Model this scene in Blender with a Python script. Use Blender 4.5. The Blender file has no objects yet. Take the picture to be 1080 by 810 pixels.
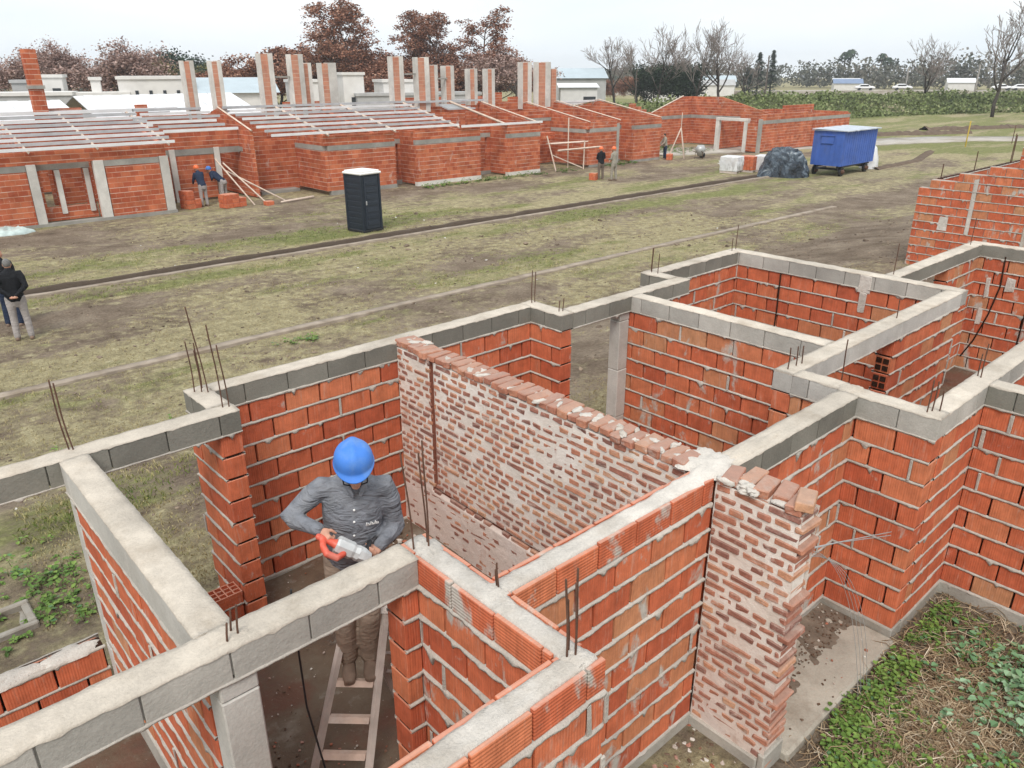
import bpy, bmesh, math, random
from mathutils import Vector, Matrix, noise
random.seed(7)
R=math.radians; PI=math.pi
sc=bpy.context.scene
COL=sc.collection
V=Vector
G=-0.9            # level of the open ground beyond the raised house plot
T=2.1             # top of the ring beams of the near houses
def rnd(a=0.,b=1.): return random.uniform(a,b)
def fn(x,y,z=0.,s=1.): return noise.noise(V((x*s,y*s,z)))
def fb(x,y,z=0.,s=1.,o=4): return noise.fractal(V((x*s,y*s,z)),1.0,2.0,o)
def ss(t): t=max(0.,min(1.,t)); return t*t*(3-2*t)
# ------------------------------------------------------------ objects
def tag(o,label=None,cat=None,group=None,kind=None):
    if label: o['label']=label
    if cat: o['category']=cat
    if group: o['group']=group
    if kind: o['kind']=kind
    return o
def thing(name,label,cat,loc=(0,0,0),rz=0,group=None):
    o=bpy.data.objects.new(name,None); COL.objects.link(o); o.location=loc; o.rotation_euler=(0,0,rz)
    o.empty_display_size=.1
    return tag(o,label,cat,group)
def copy_tree(o,parent=None):
    c=o.copy(); COL.objects.link(c)
    if parent: c.parent=parent
    for ch in list(o.children): copy_tree(ch,c)
    return c
class MB:
    def __init__(s): s.v=[];s.f=[];s.uv=[];s.r=[];s.m=[];s.sm=[]
    def face(s,idx,uvs=None,mi=0,sm=False):
        s.f.append(idx); s.uv.append(uvs or [(0,0)]*len(idx)); s.m.append(mi); s.sm.append(sm)
    def vert(s,p,r=.5): s.v.append(tuple(p)); s.r.append(r); return len(s.v)-1
    def poly(s,pts,r=.5,mi=0,uvs=None,sm=False):
        i=[s.vert(p,r) for p in pts]; s.face(i,uvs,mi,sm)
    def box(s,x0,x1,y0,y1,z0,z1,r=.5,mi=0,c=0.,M=None,jit=0.):
        """axis aligned box, c = chamfer; UV in metres"""
        if x1<x0:x0,x1=x1,x0
        if y1<y0:y0,y1=y1,y0
        if z1<z0:z0,z1=z1,z0
        c=min(c,(x1-x0)*.3,(y1-y0)*.3,(z1-z0)*.3)
        lo=(x0,y0,z0);hi=(x1,y1,z1)
        P={}
        jt={}
        for sx in (0,1):
            for sy in (0,1):
                for sz in (0,1):
                    jt[sx,sy,sz]=(rnd(-jit,jit),rnd(-jit,jit),rnd(-jit,jit)) if jit else (0,0,0)
        def vid(sg,ax):
            k=(sg,ax if c>0 else 0)
            if k in P: return P[k]
            p=[]
            for i in range(3):
                e=hi[i] if sg[i] else lo[i]
                if c>0 and i!=ax: e+= -c if sg[i] else c
                p.append(e+jt[sg][i])
            q=V(p)
            if M is not None: q=M@q
            P[k]=s.vert(q,r); return P[k]
        loc={}
        def uvof(sg,ax):
            p=[(hi[i] if sg[i] else lo[i]) for i in range(3)]
            return {0:(p[1],p[2]),1:(p[0],p[2]),2:(p[0],p[1])}[ax]
        for ax in range(3):
            a,b=[i for i in range(3) if i!=ax]
            for side in (0,1):
                sg=[]
                for (u,w) in ((0,0),(1,0),(1,1),(0,1)):
                    t=[0,0,0];t[ax]=side;t[a]=u;t[b]=w;sg.append(tuple(t))
                if (side==1)==(ax==1): sg=sg[::-1]
                s.face([vid(t,ax) for t in sg],[uvof(t,ax) for t in sg],mi)
        if c>0:
            for ax in range(3):
                a,b=[i for i in range(3) if i!=ax]
                for u in (0,1):
                    for w in (0,1):
                        t0=[0,0,0];t0[a]=u;t0[b]=w;t1=list(t0);t1[ax]=1
                        t0=tuple(t0);t1=tuple(t1)
                        q=[vid(t0,a),vid(t1,a),vid(t1,b),vid(t0,b)]
                        uq=[uvof(t0,a),uvof(t1,a),uvof(t1,a),uvof(t0,a)]
                        flip=(u==w)
                        if ax==1: flip=not flip
                        if flip: q=q[::-1];uq=uq[::-1]
                        s.face(q,uq,mi)
            for sx in (0,1):
                for sy in (0,1):
                    for sz in (0,1):
                        t=(sx,sy,sz);q=[vid(t,0),vid(t,1),vid(t,2)]
                        if (sx+sy+sz)%2==0: q=q[::-1]
                        s.face(q,None,mi)
    def limb(s,pts,rads,n=8,side=None,r=.5,mi=0,cap=True,sm=True,rough=0.):
        pts=[V(p) for p in pts]; m=len(pts); rings=[]
        u=None
        for i,p in enumerate(pts):
            t=(pts[min(i+1,m-1)]-pts[max(i-1,0)])
            if t.length<1e-9: t=V((0,0,1))
            t.normalize()
            if side is not None: u=V(side)-t*t.dot(V(side))
            elif u is None:
                u=V((1,0,0)) if abs(t.x)<.8 else V((0,1,0)); u=u-t*t.dot(u)
            else: u=u-t*t.dot(u)
            u.normalize(); w=t.cross(u)
            ra,rb=rads[i] if isinstance(rads[i],tuple) else (rads[i],rads[i])
            rings.append((p,u.copy(),w,ra,rb,t))
        full=[]
        if cap:
            p,u,w,ra,rb,t=rings[0]; e=min(ra,rb)
            full.append((p-t*e*.75,u,w,ra*.62,rb*.62,t)); 
        full+=rings
        if cap:
            p,u,w,ra,rb,t=rings[-1]; e=min(ra,rb)
            full.append((p+t*e*.75,u,w,ra*.62,rb*.62,t))
        ids=[]
        for (p,u,w,ra,rb,t) in full:
            row=[]
            for k in range(n):
                a=2*PI*k/n
                q=1+(rnd(-rough,rough) if rough else 0)
                row.append(s.vert(p+u*(math.cos(a)*ra*q)+w*(math.sin(a)*rb*q),r))
            ids.append(row)
        L=0
        for i in range(len(ids)-1):
            dl=(full[i+1][0]-full[i][0]).length
            for k in range(n):
                k2=(k+1)%n
                s.face([ids[i][k],ids[i][k2],ids[i+1][k2],ids[i+1][k]],[(k/n,L),((k+1)/n,L),((k+1)/n,L+dl),(k/n,L+dl)],mi,sm)
            L+=dl
        s.face(ids[0][::-1],None,mi,sm); s.face(ids[-1],None,mi,sm)
    def ball(s,c,rx,ry,rz,n=12,m=8,M=None,r=.5,mi=0):
        c=V(c); rows=[]
        for j in range(1,m):
            ph=PI*j/m; row=[]
            for k in range(n):
                a=2*PI*k/n
                q=V((rx*math.sin(ph)*math.cos(a),ry*math.sin(ph)*math.sin(a),rz*math.cos(ph)))
                if M is not None: q=M@q
                row.append(s.vert(c+q,r))
            rows.append(row)
        q=V((0,0,rz)); q=M@q if M is not None else q
        t=s.vert(c+q,r); b=s.vert(c-q,r)
        for k in range(n):
            k2=(k+1)%n
            s.face([t,rows[0][k],rows[0][k2]],None,mi,True); s.face([b,rows[-1][k2],rows[-1][k]],None,mi,True)
            for j in range(len(rows)-1):
                s.face([rows[j][k],rows[j+1][k],rows[j+1][k2],rows[j][k2]],None,mi,True)
    def build(s,name,mats,parent=None,recalc=False):
        me=bpy.data.meshes.new(name)
        me.from_pydata(s.v,[],s.f)
        if not isinstance(mats,(list,tuple)): mats=[mats]
        for m in mats: me.materials.append(m)
        uv=me.uv_layers.new(name='UVMap')
        flat=[c for f in s.uv for q in f for c in q]
        uv.data.foreach_set('uv',flat)
        at=me.attributes.new('rnd','FLOAT','POINT'); at.data.foreach_set('value',s.r)
        me.polygons.foreach_set('material_index',s.m); me.polygons.foreach_set('use_smooth',s.sm)
        if recalc:
            bm=bmesh.new(); bm.from_mesh(me); bmesh.ops.recalc_face_normals(bm,faces=bm.faces); bm.to_mesh(me); bm.free()
        me.update()
        o=bpy.data.objects.new(name,me); COL.objects.link(o)
        if parent: o.parent=parent
        return o
# ------------------------------------------------------------ materials
class NT:
    def __init__(s,name,rough=.85,spec=.25):
        s.mat=bpy.data.materials.new(name); s.mat.use_nodes=True; s.t=s.mat.node_tree
        s.b=s.t.nodes['Principled BSDF']; s.b.inputs['Roughness'].default_value=rough
        s.b.inputs['Specular IOR Level'].default_value=spec
    def n(s,ty,ins={},**at):
        k=s.t.nodes.new(ty)
        for a,v in at.items(): setattr(k,a,v)
        for a,v in ins.items(): s.put(k.inputs[a],v)
        return k
    def put(s,sock,v):
        if isinstance(v,bpy.types.NodeSocket): s.t.links.new(v,sock)
        else:
            if isinstance(v,tuple) and len(v)==3 and sock.type=='RGBA': v=v+(1,)
            sock.default_value=v
    def set(s,k,v): s.put(s.b.inputs[k],v)
    def pos(s): return s.n('ShaderNodeNewGeometry').outputs['Position']
    def obj(s): return s.n('ShaderNodeTexCoord').outputs['Object']
    def uv(s): return s.n('ShaderNodeTexCoord').outputs['UV']
    def attr(s,name): return s.n('ShaderNodeAttribute',attribute_name=name).outputs['Fac']
    def mapv(s,v,sc=(1,1,1),lo=(0,0,0)): return s.n('ShaderNodeMapping',{'Vector':v,'Scale':sc,'Location':lo}).outputs[0]
    def noise(s,v,scale,detail=4.,rough=.55,dist=0.): return s.n('ShaderNodeTexNoise',{'Vector':v,'Scale':scale,'Detail':detail,'Roughness':rough,'Distortion':dist}).outputs[0]
    def math(s,op,a,b=0.,c=0.):
        k=s.n('ShaderNodeMath',operation=op); s.put(k.inputs[0],a); s.put(k.inputs[1],b); s.put(k.inputs[2],c); return k.outputs[0]
    def mr(s,v,a,b,c=0.,d=1.): return s.n('ShaderNodeMapRange',{'Value':v,'From Min':a,'From Max':b,'To Min':c,'To Max':d}).outputs[0]
    def mix(s,f,a,b,mode='MIX'):
        k=s.n('ShaderNodeMix',data_type='RGBA',blend_type=mode); s.put(k.inputs[0],f); s.put(k.inputs[6],a); s.put(k.inputs[7],b); return k.outputs[2]
    def ramp(s,f,stops):
        k=s.n('ShaderNodeValToRGB'); e=k.color_ramp.elements
        while len(e)<len(stops): e.new(.5)
        for i,(p,c) in enumerate(stops): e[i].position=p; e[i].color=tuple(c)+(1,)
        s.put(k.inputs[0],f); return k.outputs[0]
    def bump(s,h,st=.3,d=.02):
        k=s.n('ShaderNodeBump',{'Height':h,'Strength':st,'Distance':d}); s.set('Normal',k.outputs[0])
def mul(n,col,f): return n.mix(1.,col,f,'MULTIPLY')
def gray(n,v): 
    k=n.n('ShaderNodeCombineColor'); 
    for i in range(3): n.put(k.inputs[i],v)
    return k.outputs[0]
def plain(name,col,rough=.7,spec=.3,var=.18,scale=6.,bump=.15,metal=0.,rvar=0.,dirt=None,dirtamt=.35):
    n=NT(name,rough,spec); p=n.obj()
    a=n.noise(p,scale,5.); 
    c=mul(n,col,gray(n,n.mr(a,.25,.75,1-var,1+var)))
    if rvar:
        c=mul(n,c,gray(n,n.mr(n.attr('rnd'),0.,1.,1-rvar,1+rvar)))
    if dirt:
        d=n.noise(n.mapv(p,(1,1,.6),(3.1,1.7,.2)),scale*.45,6.,.65)
        c=n.mix(n.mr(d,.5,.72,0.,dirtamt),c,dirt)
    n.set('Base Color',c); n.set('Metallic',metal)
    if bump: n.bump(n.noise(p,scale*6,5.),bump,.01)
    return n.mat
MORT=(.475,.435,.385)
def brick_mat(name,smear=.62,soft=.05,drip=True):
    n=NT(name,.85,.2); p=n.pos(); r0=n.attr('rnd'); uv=n.uv()
    isU=n.math('GREATER_THAN',r0,1.5); r=n.math('FRACT',r0)
    c=n.ramp(r,[(0.,(.43,.100,.050)),(.3,(.505,.126,.060)),(.62,(.565,.158,.075)),(.76,(.57,.195,.095)),(.82,(.52,.19,.092)),(1.,(.50,.24,.125))])
    c=mul(n,c,gray(n,n.mr(n.noise(p,9.,5.,.6),.25,.75,.74,1.22)))
    # streaks left by the extruder and by rain, running down the face
    sx=n.n('ShaderNodeSeparateXYZ',{'Vector':uv})
    st=n.noise(n.mapv(uv,(60,2.2,1)),1.,3.,.6)
    c=mul(n,c,gray(n,n.mr(st,.3,.7,.85,1.1)))
    c=n.mix(n.mr(n.noise(n.mapv(uv,(22,2.5,1),(7,3,0)),1.,5.,.7),.56,.80,0.,.55),c,(.60,.40,.31))
    # mortar smears
    m=n.noise(n.mapv(p,(1,1,.55)),4.2,6.,.62,.4)
    mk=n.mr(m,smear,smear+soft)
    c=n.mix(mk,c,mul(n,MORT,gray(n,n.mr(n.noise(p,30.,3.),.3,.7,.8,1.12))))
    # chalky dust on faces that look up
    nz=n.n('ShaderNodeSeparateXYZ',{'Vector':n.n('ShaderNodeNewGeometry').outputs['Normal']}).outputs[2]
    c=n.mix(n.mr(nz,.5,.95,0.,.55),c,(.55,.34,.26))
    n.set('Base Color',c)
    ru=n.math('SINE',n.math('MULTIPLY',sx.outputs[0],330.)); rv=n.math('SINE',n.math('MULTIPLY',sx.outputs[1],300.))
    rib=n.math('ADD',n.math('MULTIPLY',ru,n.math('SUBTRACT',1.,isU)),n.math('MULTIPLY',n.math('MULTIPLY',rv,isU),1.7))
    h=n.math('ADD',n.math('MULTIPLY',rib,.3),n.math('MULTIPLY',n.noise(p,45.,4.),1.1))
    h=n.math('ADD',h,n.math('MULTIPLY',mk,.9))
    n.bump(h,.38,.006)
    return n.mat
def conc(name,col,var=.2,joint=0.,stain=(.30,.27,.22),stamt=.4,bump=.35,scale=3.):
    n=NT(name,.9,.2); p=n.pos()
    c=mul(n,col,gray(n,n.mr(n.noise(p,scale,6.,.65),.25,.75,1-var,1+var)))
    c=mul(n,c,gray(n,n.mr(n.attr('rnd'),0.,1.,.87,1.13)))
    c=n.mix(n.mr(n.noise(n.mapv(p,(1,1,.7),(5,1,2)),1.7,6.,.7),.50,.72,0.,stamt),c,stain)
    ck=n.noise(n.mapv(p,(1,1,1),(2,8,4)),2.6,8.,.75,.6)
    c=mul(n,c,gray(n,n.mr(n.math('ABSOLUTE',n.math('SUBTRACT',ck,.5)),0.,.005,.80,1.)))
    sp=n.noise(p,70.,2.)
    c=mul(n,c,gray(n,n.mr(sp,.3,.7,.93,1.05)))
    c=mul(n,c,gray(n,n.mr(n.noise(n.mapv(p,(1,1,1),(8,3,5)),.9,5.,.6),.35,.65,.82,1.08)))
    n.set('Base Color',c)
    n.bump(n.math('ADD',n.noise(p,18.,6.,.7),n.math('MULTIPLY',sp,.5)),bump,.02)
    return n.mat
m_brick=brick_mat('hollow_brick',.65,.09)
m_brick_worn=brick_mat('hollow_brick_smeared',.57,.08)
m_mortar=conc('mortar',MORT,.18,stain=(.34,.30,.26),stamt=.35,bump=.6,scale=8.)
m_top=conc('concrete_top',(.55,.49,.415),.2,stain=(.34,.275,.205),stamt=.7,bump=.5,scale=5.)
m_topw=conc('concrete_fresh',(.57,.53,.48),.18,stain=(.37,.315,.25),stamt=.65,bump=.7,scale=5.)
m_block=conc('grey_block',(.215,.205,.175),.16,stain=(.26,.235,.19),stamt=.4,bump=.3)
m_blockl=conc('pale_block',(.42,.40,.36),.16,stain=(.27,.245,.20),stamt=.4,bump=.3)
m_form=conc('formed_concrete',(.52,.50,.46),.14,stain=(.36,.33,.28),stamt=.5,bump=.25)
m_plinth=conc('plinth_concrete',(.40,.375,.33),.18,stain=(.24,.19,.14),stamt=.6)
m_rust=plain('rusty_steel',(.10,.052,.035),.8,.3,.35,20.)
m_steel=plain('grey_steel',(.42,.43,.43),.45,.5,.12,9.,.05,metal=.3)
def small_brick():
    n=NT('common_brick',.9,.15); p=n.pos(); r=n.attr('rnd')
    c=n.ramp(r,[(0.,(.25,.125,.10)),(.3,(.36,.155,.108)),(.65,(.44,.19,.12)),(.85,(.50,.235,.145)),(1.,(.54,.30,.18))])
    c=mul(n,c,gray(n,n.mr(n.noise(p,14.,5.,.7),.25,.75,.62,1.3)))
    m=n.noise(n.mapv(p,(1,1,1.5)),7.5,7.,.72,.5)
    c=n.mix(n.mr(m,.53,.70,0.,.75),c,(.55,.46,.40))
    nz=n.n('ShaderNodeSeparateXYZ',{'Vector':n.n('ShaderNodeNewGeometry').outputs['Normal']}).outputs[2]
    c=n.mix(n.mr(nz,.4,.9,0.,.6),c,(.36,.26,.215))
    n.set('Base Color',c); n.bump(n.noise(p,40.,5.,.7),.7,.01); return n.mat
def party_mortar():
    n=NT('party_wall_mortar',.95,.1); p=n.pos()
    c=n.ramp(n.noise(p,3.,6.,.65),[(.3,(.64,.57,.50)),(.5,(.745,.68,.61)),(.68,(.80,.75,.70))])
    z=n.n('ShaderNodeSeparateXYZ',{'Vector':p})
    # brick dust washed over the foot of the wall, and cement splashes with ragged edges
    e=n.math('ADD',z.outputs[2],n.mr(n.noise(p,1.6,5.,.65),0.,1.,-.55,.55))
    c=n.mix(n.mr(e,.62,1.15,.38,0.),c,(.56,.39,.34))
    c=n.mix(n.mr(n.noise(n.mapv(p,(1,1,1.3),(9,4,2)),2.3,6.,.7),.55,.68,0.,.45),c,(.60,.57,.53))
    c=n.mix(n.mr(n.noise(n.mapv(p,(1,1,.35),(2,9,1)),5.,5.,.7),.60,.72,0.,.5),c,(.40,.20,.13))
    n.set('Base Color',c); n.bump(n.noise(p,30.,6.,.75),.7,.012); return n.mat
m_sbrick=small_brick(); m_pmort=party_mortar()
def far_brick(name,tint=1.,pale=0.):
    n=NT(name,.9,.15); uv=n.uv(); p=n.pos()
    b=n.n('ShaderNodeTexBrick',{'Vector':uv,'Color1':(.40*tint,.098,.048),'Color2':(.56*tint,.185,.09),'Mortar':(.49,.20,.115),'Scale':1.,'Mortar Size':.011,'Mortar Smooth':.2,'Bias':-.2,'Brick Width':.335,'Row Height':.2})
    c=mul(n,b.outputs[0],gray(n,n.mr(n.noise(p,1.3,7.,.7),.28,.72,.62,1.25)))
    m=n.noise(n.mapv(p,(1,1,.5)),2.6,7.,.7,.3)
    hz=n.n('ShaderNodeSeparateXYZ',{'Vector':uv}).outputs[1]
    row=n.math('ABSOLUTE',n.math('SUBTRACT',n.math('FRACT',n.math('MULTIPLY',hz,5.)),.5))
    rj=n.math('MULTIPLY',n.mr(row,.44,.47),n.mr(n.noise(n.mapv(uv,(.6,2.,1)),1.2,5.,.7),.42,.56,.15,.95))
    c=n.mix(rj,c,(.60,.50,.43))
    c=n.mix(n.mr(m,.60,.69,0.,.75),c,(.50,.42,.37))
    c=n.mix(n.mr(n.noise(n.mapv(uv,(3.,.5,1)),3.,5.,.7),.62,.8,0.,.4),c,(.30,.085,.045))
    if pale: c=n.mix(n.mr(n.noise(p,2.2,6.,.7),.3,.7,pale*.6,pale*1.3),c,(.56,.36,.26))
    n.set('Base Color',c); n.bump(b.outputs[1],-.5,.02); return n.mat
m_fpale=far_brick('weathered_stack_brick',1.05,.5); m_fbrick=far_brick('far_hollow_brick'); m_fbrick2=far_brick('far_hollow_brick_pale',.93)
# ============================================================ near houses
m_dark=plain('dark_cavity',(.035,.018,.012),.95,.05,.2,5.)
def sm_noise(seed,t,s): return noise.noise(V((t*s,seed*7.31,seed*1.7)))
def bead(mb,ax,a0,a1,face,out,z,th=.0125,r=.5,amp=1.,mi=1):
    """irregular squeezed-out mortar joint along a wall face"""
    seed=rnd(0,100); N=max(2,int((a1-a0)/.022)); rows=[]
    drips=[(rnd(a0,a1),rnd(.012,.05),rnd(.015,.075)) for _ in range(int((a1-a0)*1.3*amp+rnd()))]
    for i in range(N+1):
        a=a0+(a1-a0)*i/N
        k=sm_noise(seed,a,6)+.6*sm_noise(seed+3,a,21)
        d=.0035+.009*max(0,k+.35)*amp+.0015
        up=th*(.95+.55*sm_noise(seed+5,a,13)); dn=th*(1.0+.9*abs(sm_noise(seed+9,a,17)))
        for (c,w,h) in drips:
            q=1-abs(a-c)/w
            if q>0: dn+=h*ss(q)*(.8+.3*sm_noise(seed,a,60)); d=max(d,.004)
        row=[]
        for (o,zz) in ((-.014,z+up),(d,z+up*.55),(d*.85,z-dn*.7),(-.014 if dn<.03 else -.003,z-dn)):
            b=face+out*o
            row.append(mb.vert((a,b,zz) if ax=='x' else (b,a,zz),r))
        rows.append(row)
    for i in range(N):
        for k in range(3):
            mb.face([rows[i][k],rows[i][k+1],rows[i+1][k+1],rows[i+1][k]],None,mi,True)
def AB(mb,ax,a0,a1,b0,b1,z0,z1,**k):
    if ax=='x': mb.box(a0,a1,b0,b1,z0,z1,**k)
    else: mb.box(b0,b1,a0,a1,z0,z1,**k)
def brick_wall(ax,a0,a1,b0,b1,parent,ztop=1.91,zbot=.115,holes=(),u=False,tan=.10,mat=None,amp=1.,plinth=True,name='brick_wall',toothed=False):
    mb=MB(); L=.33; hh=.2
    rows=[]; z=ztop
    while z-hh>zbot-.05: rows.append((z-hh,z)); z-=hh
    zb=z
    if u: rows.insert(0,(ztop,T))
    for ri,(z0,z1) in enumerate(rows):
        isu=u and ri==0
        segs=[(a0,a1)]
        for (h0,h1,hz0,hz1) in holes:
            if z0+.05<hz1 and z1-.05>hz0:
                ns=[]
                for s0,s1 in segs:
                    if h1<=s0 or h0>=s1: ns.append((s0,s1)); continue
                    if h0>s0+.03: ns.append((s0,h0))
                    if h1<s1-.03: ns.append((h1,s1))
                segs=ns
        for s0,s1 in segs:
            if isu:
                for f0,f1 in ((b0,b0+.026),(b1-.026,b1)):
                    a=s0+rnd(-.3,0)
                    while a<s1:
                        e=a+L
                        q0,q1=max(a,s0),min(e,s1)
                        if q1-q0>.04:
                            j=rnd(-.003,.003)
                            AB(mb,ax,q0+.003,q1-.003,f0+j,f1+j,z0+.012,z1-rnd(.004,.016),r=2+rnd(.25,.74),c=.003,jit=.002)
                        a=e+.006
                continue
            a=s0-(L*.5 if ri%2 else 0)-rnd(0,.06)
            while a<s1:
                e=a+L+rnd(-.006,.006); q0,q1=max(a,s0),min(e,s1)
                if q1-q0>.035:
                    j=rnd(-.0035,.0035)
                    r=rnd(.78,.999) if rnd()<tan else rnd(0.05,.76)
                    AB(mb,ax,q0+.0045,q1-.0045,b0+j,b1+j,z0+rnd(.009,.013),z1-rnd(.007,.011),r=r,c=.0045,jit=.0022)
                    if rnd()<.09*amp:      # buttered head joint
                        zz=rnd(.85,.98)
                        for out,f in ((-1,b0),(1,b1)):
                            AB(mb,ax,q1-rnd(.004,.012),q1+rnd(.010,.024),f-.012 if out<0 else f+.0,f-.0 if out<0 else f+.012,z0+.01,z0+hh*zz,r=rnd(),mi=1,c=.003,jit=.004)
                a=e+.007
            AB(mb,ax,s0+.012,s1-.012,b0+.034,b1-.034,z0,z1,r=.02,mi=3)
            if not isu:
                for out,f in ((-1,b0),(1,b1)):
                    bead(mb,ax,s0+.004,s1-.004,f,out,z0+.001,amp=amp)
                    if ri==0 or (u and ri==1): bead(mb,ax,s0+.004,s1-.004,f,out,z1,amp=amp*1.3)
    if plinth:
        o=mb
        AB(mb,ax,a0-.004,a1+.004,b0-.012,b1+.012,-.12,zb,r=.5,mi=2,c=.006)
    return mb.build(name,[mat or m_brick,m_mortar,m_plinth,m_dark],parent)
def topping(mb,ax,a0,a1,b0,b1,z,mi=1,edge=.006,rough=.006,skirt=.028,r=.5):
    """poured concrete: uneven sheet with ragged edges that run a little down the sides"""
    N=max(3,int((a1-a0)/.04)); Mn=5; seed=rnd(0,90); ids=[]
    for i in range(N+1):
        a=a0+(a1-a0)*i/N; row=[]
        w0=edge*(.4+1.3*abs(sm_noise(seed,a,14))); w1=edge*(.4+1.3*abs(sm_noise(seed+4,a,14)))
        s0=skirt*(.45+1.1*abs(sm_noise(seed+8,a,11)));s1=skirt*(.45+1.1*abs(sm_noise(seed+12,a,11)))
        pts=[(b0-w0,z-s0)]+[(b0-w0+(b1+w1-b0+w0)*k/Mn,z+rough*(1.4*noise.noise(V((a*5,k*.7,seed)))+1.1*noise.noise(V((a*19,k*2.1,seed)))-(1.0 if k in(0,Mn) else 0))) for k in range(Mn+1)]+[(b1+w1,z-s1)]
        for b,zz in pts: row.append(mb.vert((a,b,zz) if ax=='x' else (b,a,zz),r))
        ids.append(row)
    for i in range(N):
        for k in range(len(ids[0])-1):
            mb.face([ids[i][k],ids[i][k+1],ids[i+1][k+1],ids[i+1][k]],None,mi,True)
    for row in (ids[0],ids[-1]): mb.face(list(row),None,mi)
def beam(ax,a0,a1,b0,b1,parent,z0=1.915,z1=T,style='block',side=None,name='ring_beam',topm=None,L=.395,ragged=1.):
    mb=MB(); a=a0-rnd(0,L*.5)
    if style=='block':
        while a<a1:
            q0,q1=max(a,a0),min(a+L,a1)
            if q1-q0>.03:
                j=rnd(-.0015,.0015)
                AB(mb,ax,q0+.002,q1-.002,b0+j,b1+j,z0+rnd(0,.004),z1-.012,r=rnd(),c=.003,jit=.001)
            a+=L+.005
        AB(mb,ax,a0+.01,a1-.01,b0+.015,b1-.015,z0+.02,z1-.02,r=.2)
    else:
        while a<a1:
            q0,q1=max(a,a0),min(a+1.2,a1)
            if q1-q0>.03: AB(mb,ax,q0,q1,b0+rnd(-.002,.002),b1,z0,z1-.012,r=rnd(.3,.7),c=.004)
            a+=1.203
    topping(mb,ax,a0,a1,b0,b1,z1,edge=.004*ragged,rough=.0042*ragged,skirt=.02*ragged)
    for out,f in ((-1,b0),(1,b1)): bead(mb,ax,a0,a1,f,out,z0-.002,amp=.8,mi=2,th=.008)
    return mb.build(name,[side or m_block,topm or m_top,m_mortar],parent)
def column(x0,x1,y0,y1,z0,z1,parent,mat=None):
    mb=MB(); z=z0
    while z<z1-.01:
        e=min(z+.62,z1); mb.box(x0+rnd(-.003,.003),x1+rnd(-.003,.003),y0+rnd(-.003,.003),y1,z,e-.004,r=rnd(.3,.7),c=.008); z=e
    return mb.build('concrete_column',mat or m_form,parent)
def rebar(p,top,parent,lean=(0,0),rr=.0055):
    mb=MB(); z0=p[2]-.1; h=top-z0
    pts=[(p[0]+lean[0]*t+.006*math.sin(t*5+p[0]*9),p[1]+lean[1]*t,z0+h*t) for t in [i/7 for i in range(8)]]
    mb.limb(pts,[rr]*8,6,sm=True)
    return mb.build('rebar',m_rust,parent)
def splash(parent,x,y,z,rx,ry,h,mat=None,name='mortar_patch',seed=0.):
    mb=MB(); N=40; ids=[]
    c=mb.vert((x,y,z+h))
    for ring in (.35,.65,.88,1.):
        row=[]
        for k in range(N):
            a=2*PI*k/N; q=ring*(1+.55*noise.noise(V((math.cos(a)*1.4,math.sin(a)*1.4,seed+x)))+.22*noise.noise(V((math.cos(a)*4,math.sin(a)*4,seed+x))))
            zz=z+h*(1-ring**2)*(1+.6*noise.noise(V((x+q*math.cos(a)*4,y+q*math.sin(a)*4,seed))))-(.012 if ring==1. else 0)
            row.append(mb.vert((x+rx*q*math.cos(a),y+ry*q*math.sin(a),zz)))
        ids.append(row)
    for k in range(N):
        k2=(k+1)%N; mb.face([c,ids[0][k],ids[0][k2]],None,0,True)
        for j in range(3): mb.face([ids[j][k],ids[j+1][k],ids[j+1][k2],ids[j][k2]],None,0,True)
    return mb.build(name,mat or m_topw,parent)

HL=thing('unfinished_house','roofless red brick house in the foreground around the worker in the blue helmet','house',(2,3,0))
HR=thing('unfinished_house','roofless red brick house between the small brick party wall and the weedy yard','house',(7,4,0))
for h in (HL,HR): pass
def under(h):   # parent objects built in world coordinates under an Empty that is not at the origin
    for o in list(h.children):
        o.matrix_parent_inverse=Matrix.Translation(-h.location)
# ---- left house
t=.18
beam('x',-3.2,2.10,5.52,5.70,HL)                                     # back beam over the openings
beam('y',5.70,6.22,1.92,2.10,HL)
beam('x',2.10,5.75,6.04,6.22,HL)
beam('y',5.55,6.22,5.75,5.93,HL)
brick_wall('y',5.53,6.215,1.92,2.095,HL,tan=.03)
brick_wall('x',2.10,5.75,6.04,6.22,HL,tan=.03)
brick_wall('y',5.56,6.21,5.752,5.925,HL,tan=.03)
brick_wall('x',-3.2,.82,5.52,5.70,HL,ztop=.52,zbot=.1,tan=.02,name='low_brick_wall',amp=.6)
splash(HL,.60,5.61,.53,.2,.085,.02,seed=2.); splash(HL,.2,5.61,.53,.25,.085,.02,seed=8.); splash(HL,-.25,5.61,.53,.4,.085,.02,seed=5.)
# hollow brick lying with its cells up on the sill
def hollow_block(parent,x0,x1,y0,y1,z0,z1,nx=5,ny=3,name='hollow_block'):
    mb=MB(); mb.box(x0,x1,y0,y1,z0,z1-.03,r=.35,c=.003)
    w=.011
    for i in range(nx+1):
        x=x0+(x1-x0-w)*i/nx; mb.box(x,x+w,y0,y1,z1-.03,z1,r=.4)
    for j in range(ny+1):
        y=y0+(y1-y0-w)*j/ny
        for i in range(nx):
            xa=x0+(x1-x0-w)*i/nx+w; xb=x0+(x1-x0-w)*(i+1)/nx; mb.box(xa,xb,y,y+w,z1-.03,z1-.001,r=.4)
    return mb.build(name,m_brick,parent)
brick_wall('x',1.30,1.92,5.58,5.76,HL,ztop=.31,zbot=.1,tan=.02,name='window_sill',amp=.6)
hollow_block(HL,1.60,1.915,5.58,5.76,.312,.43)
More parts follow.
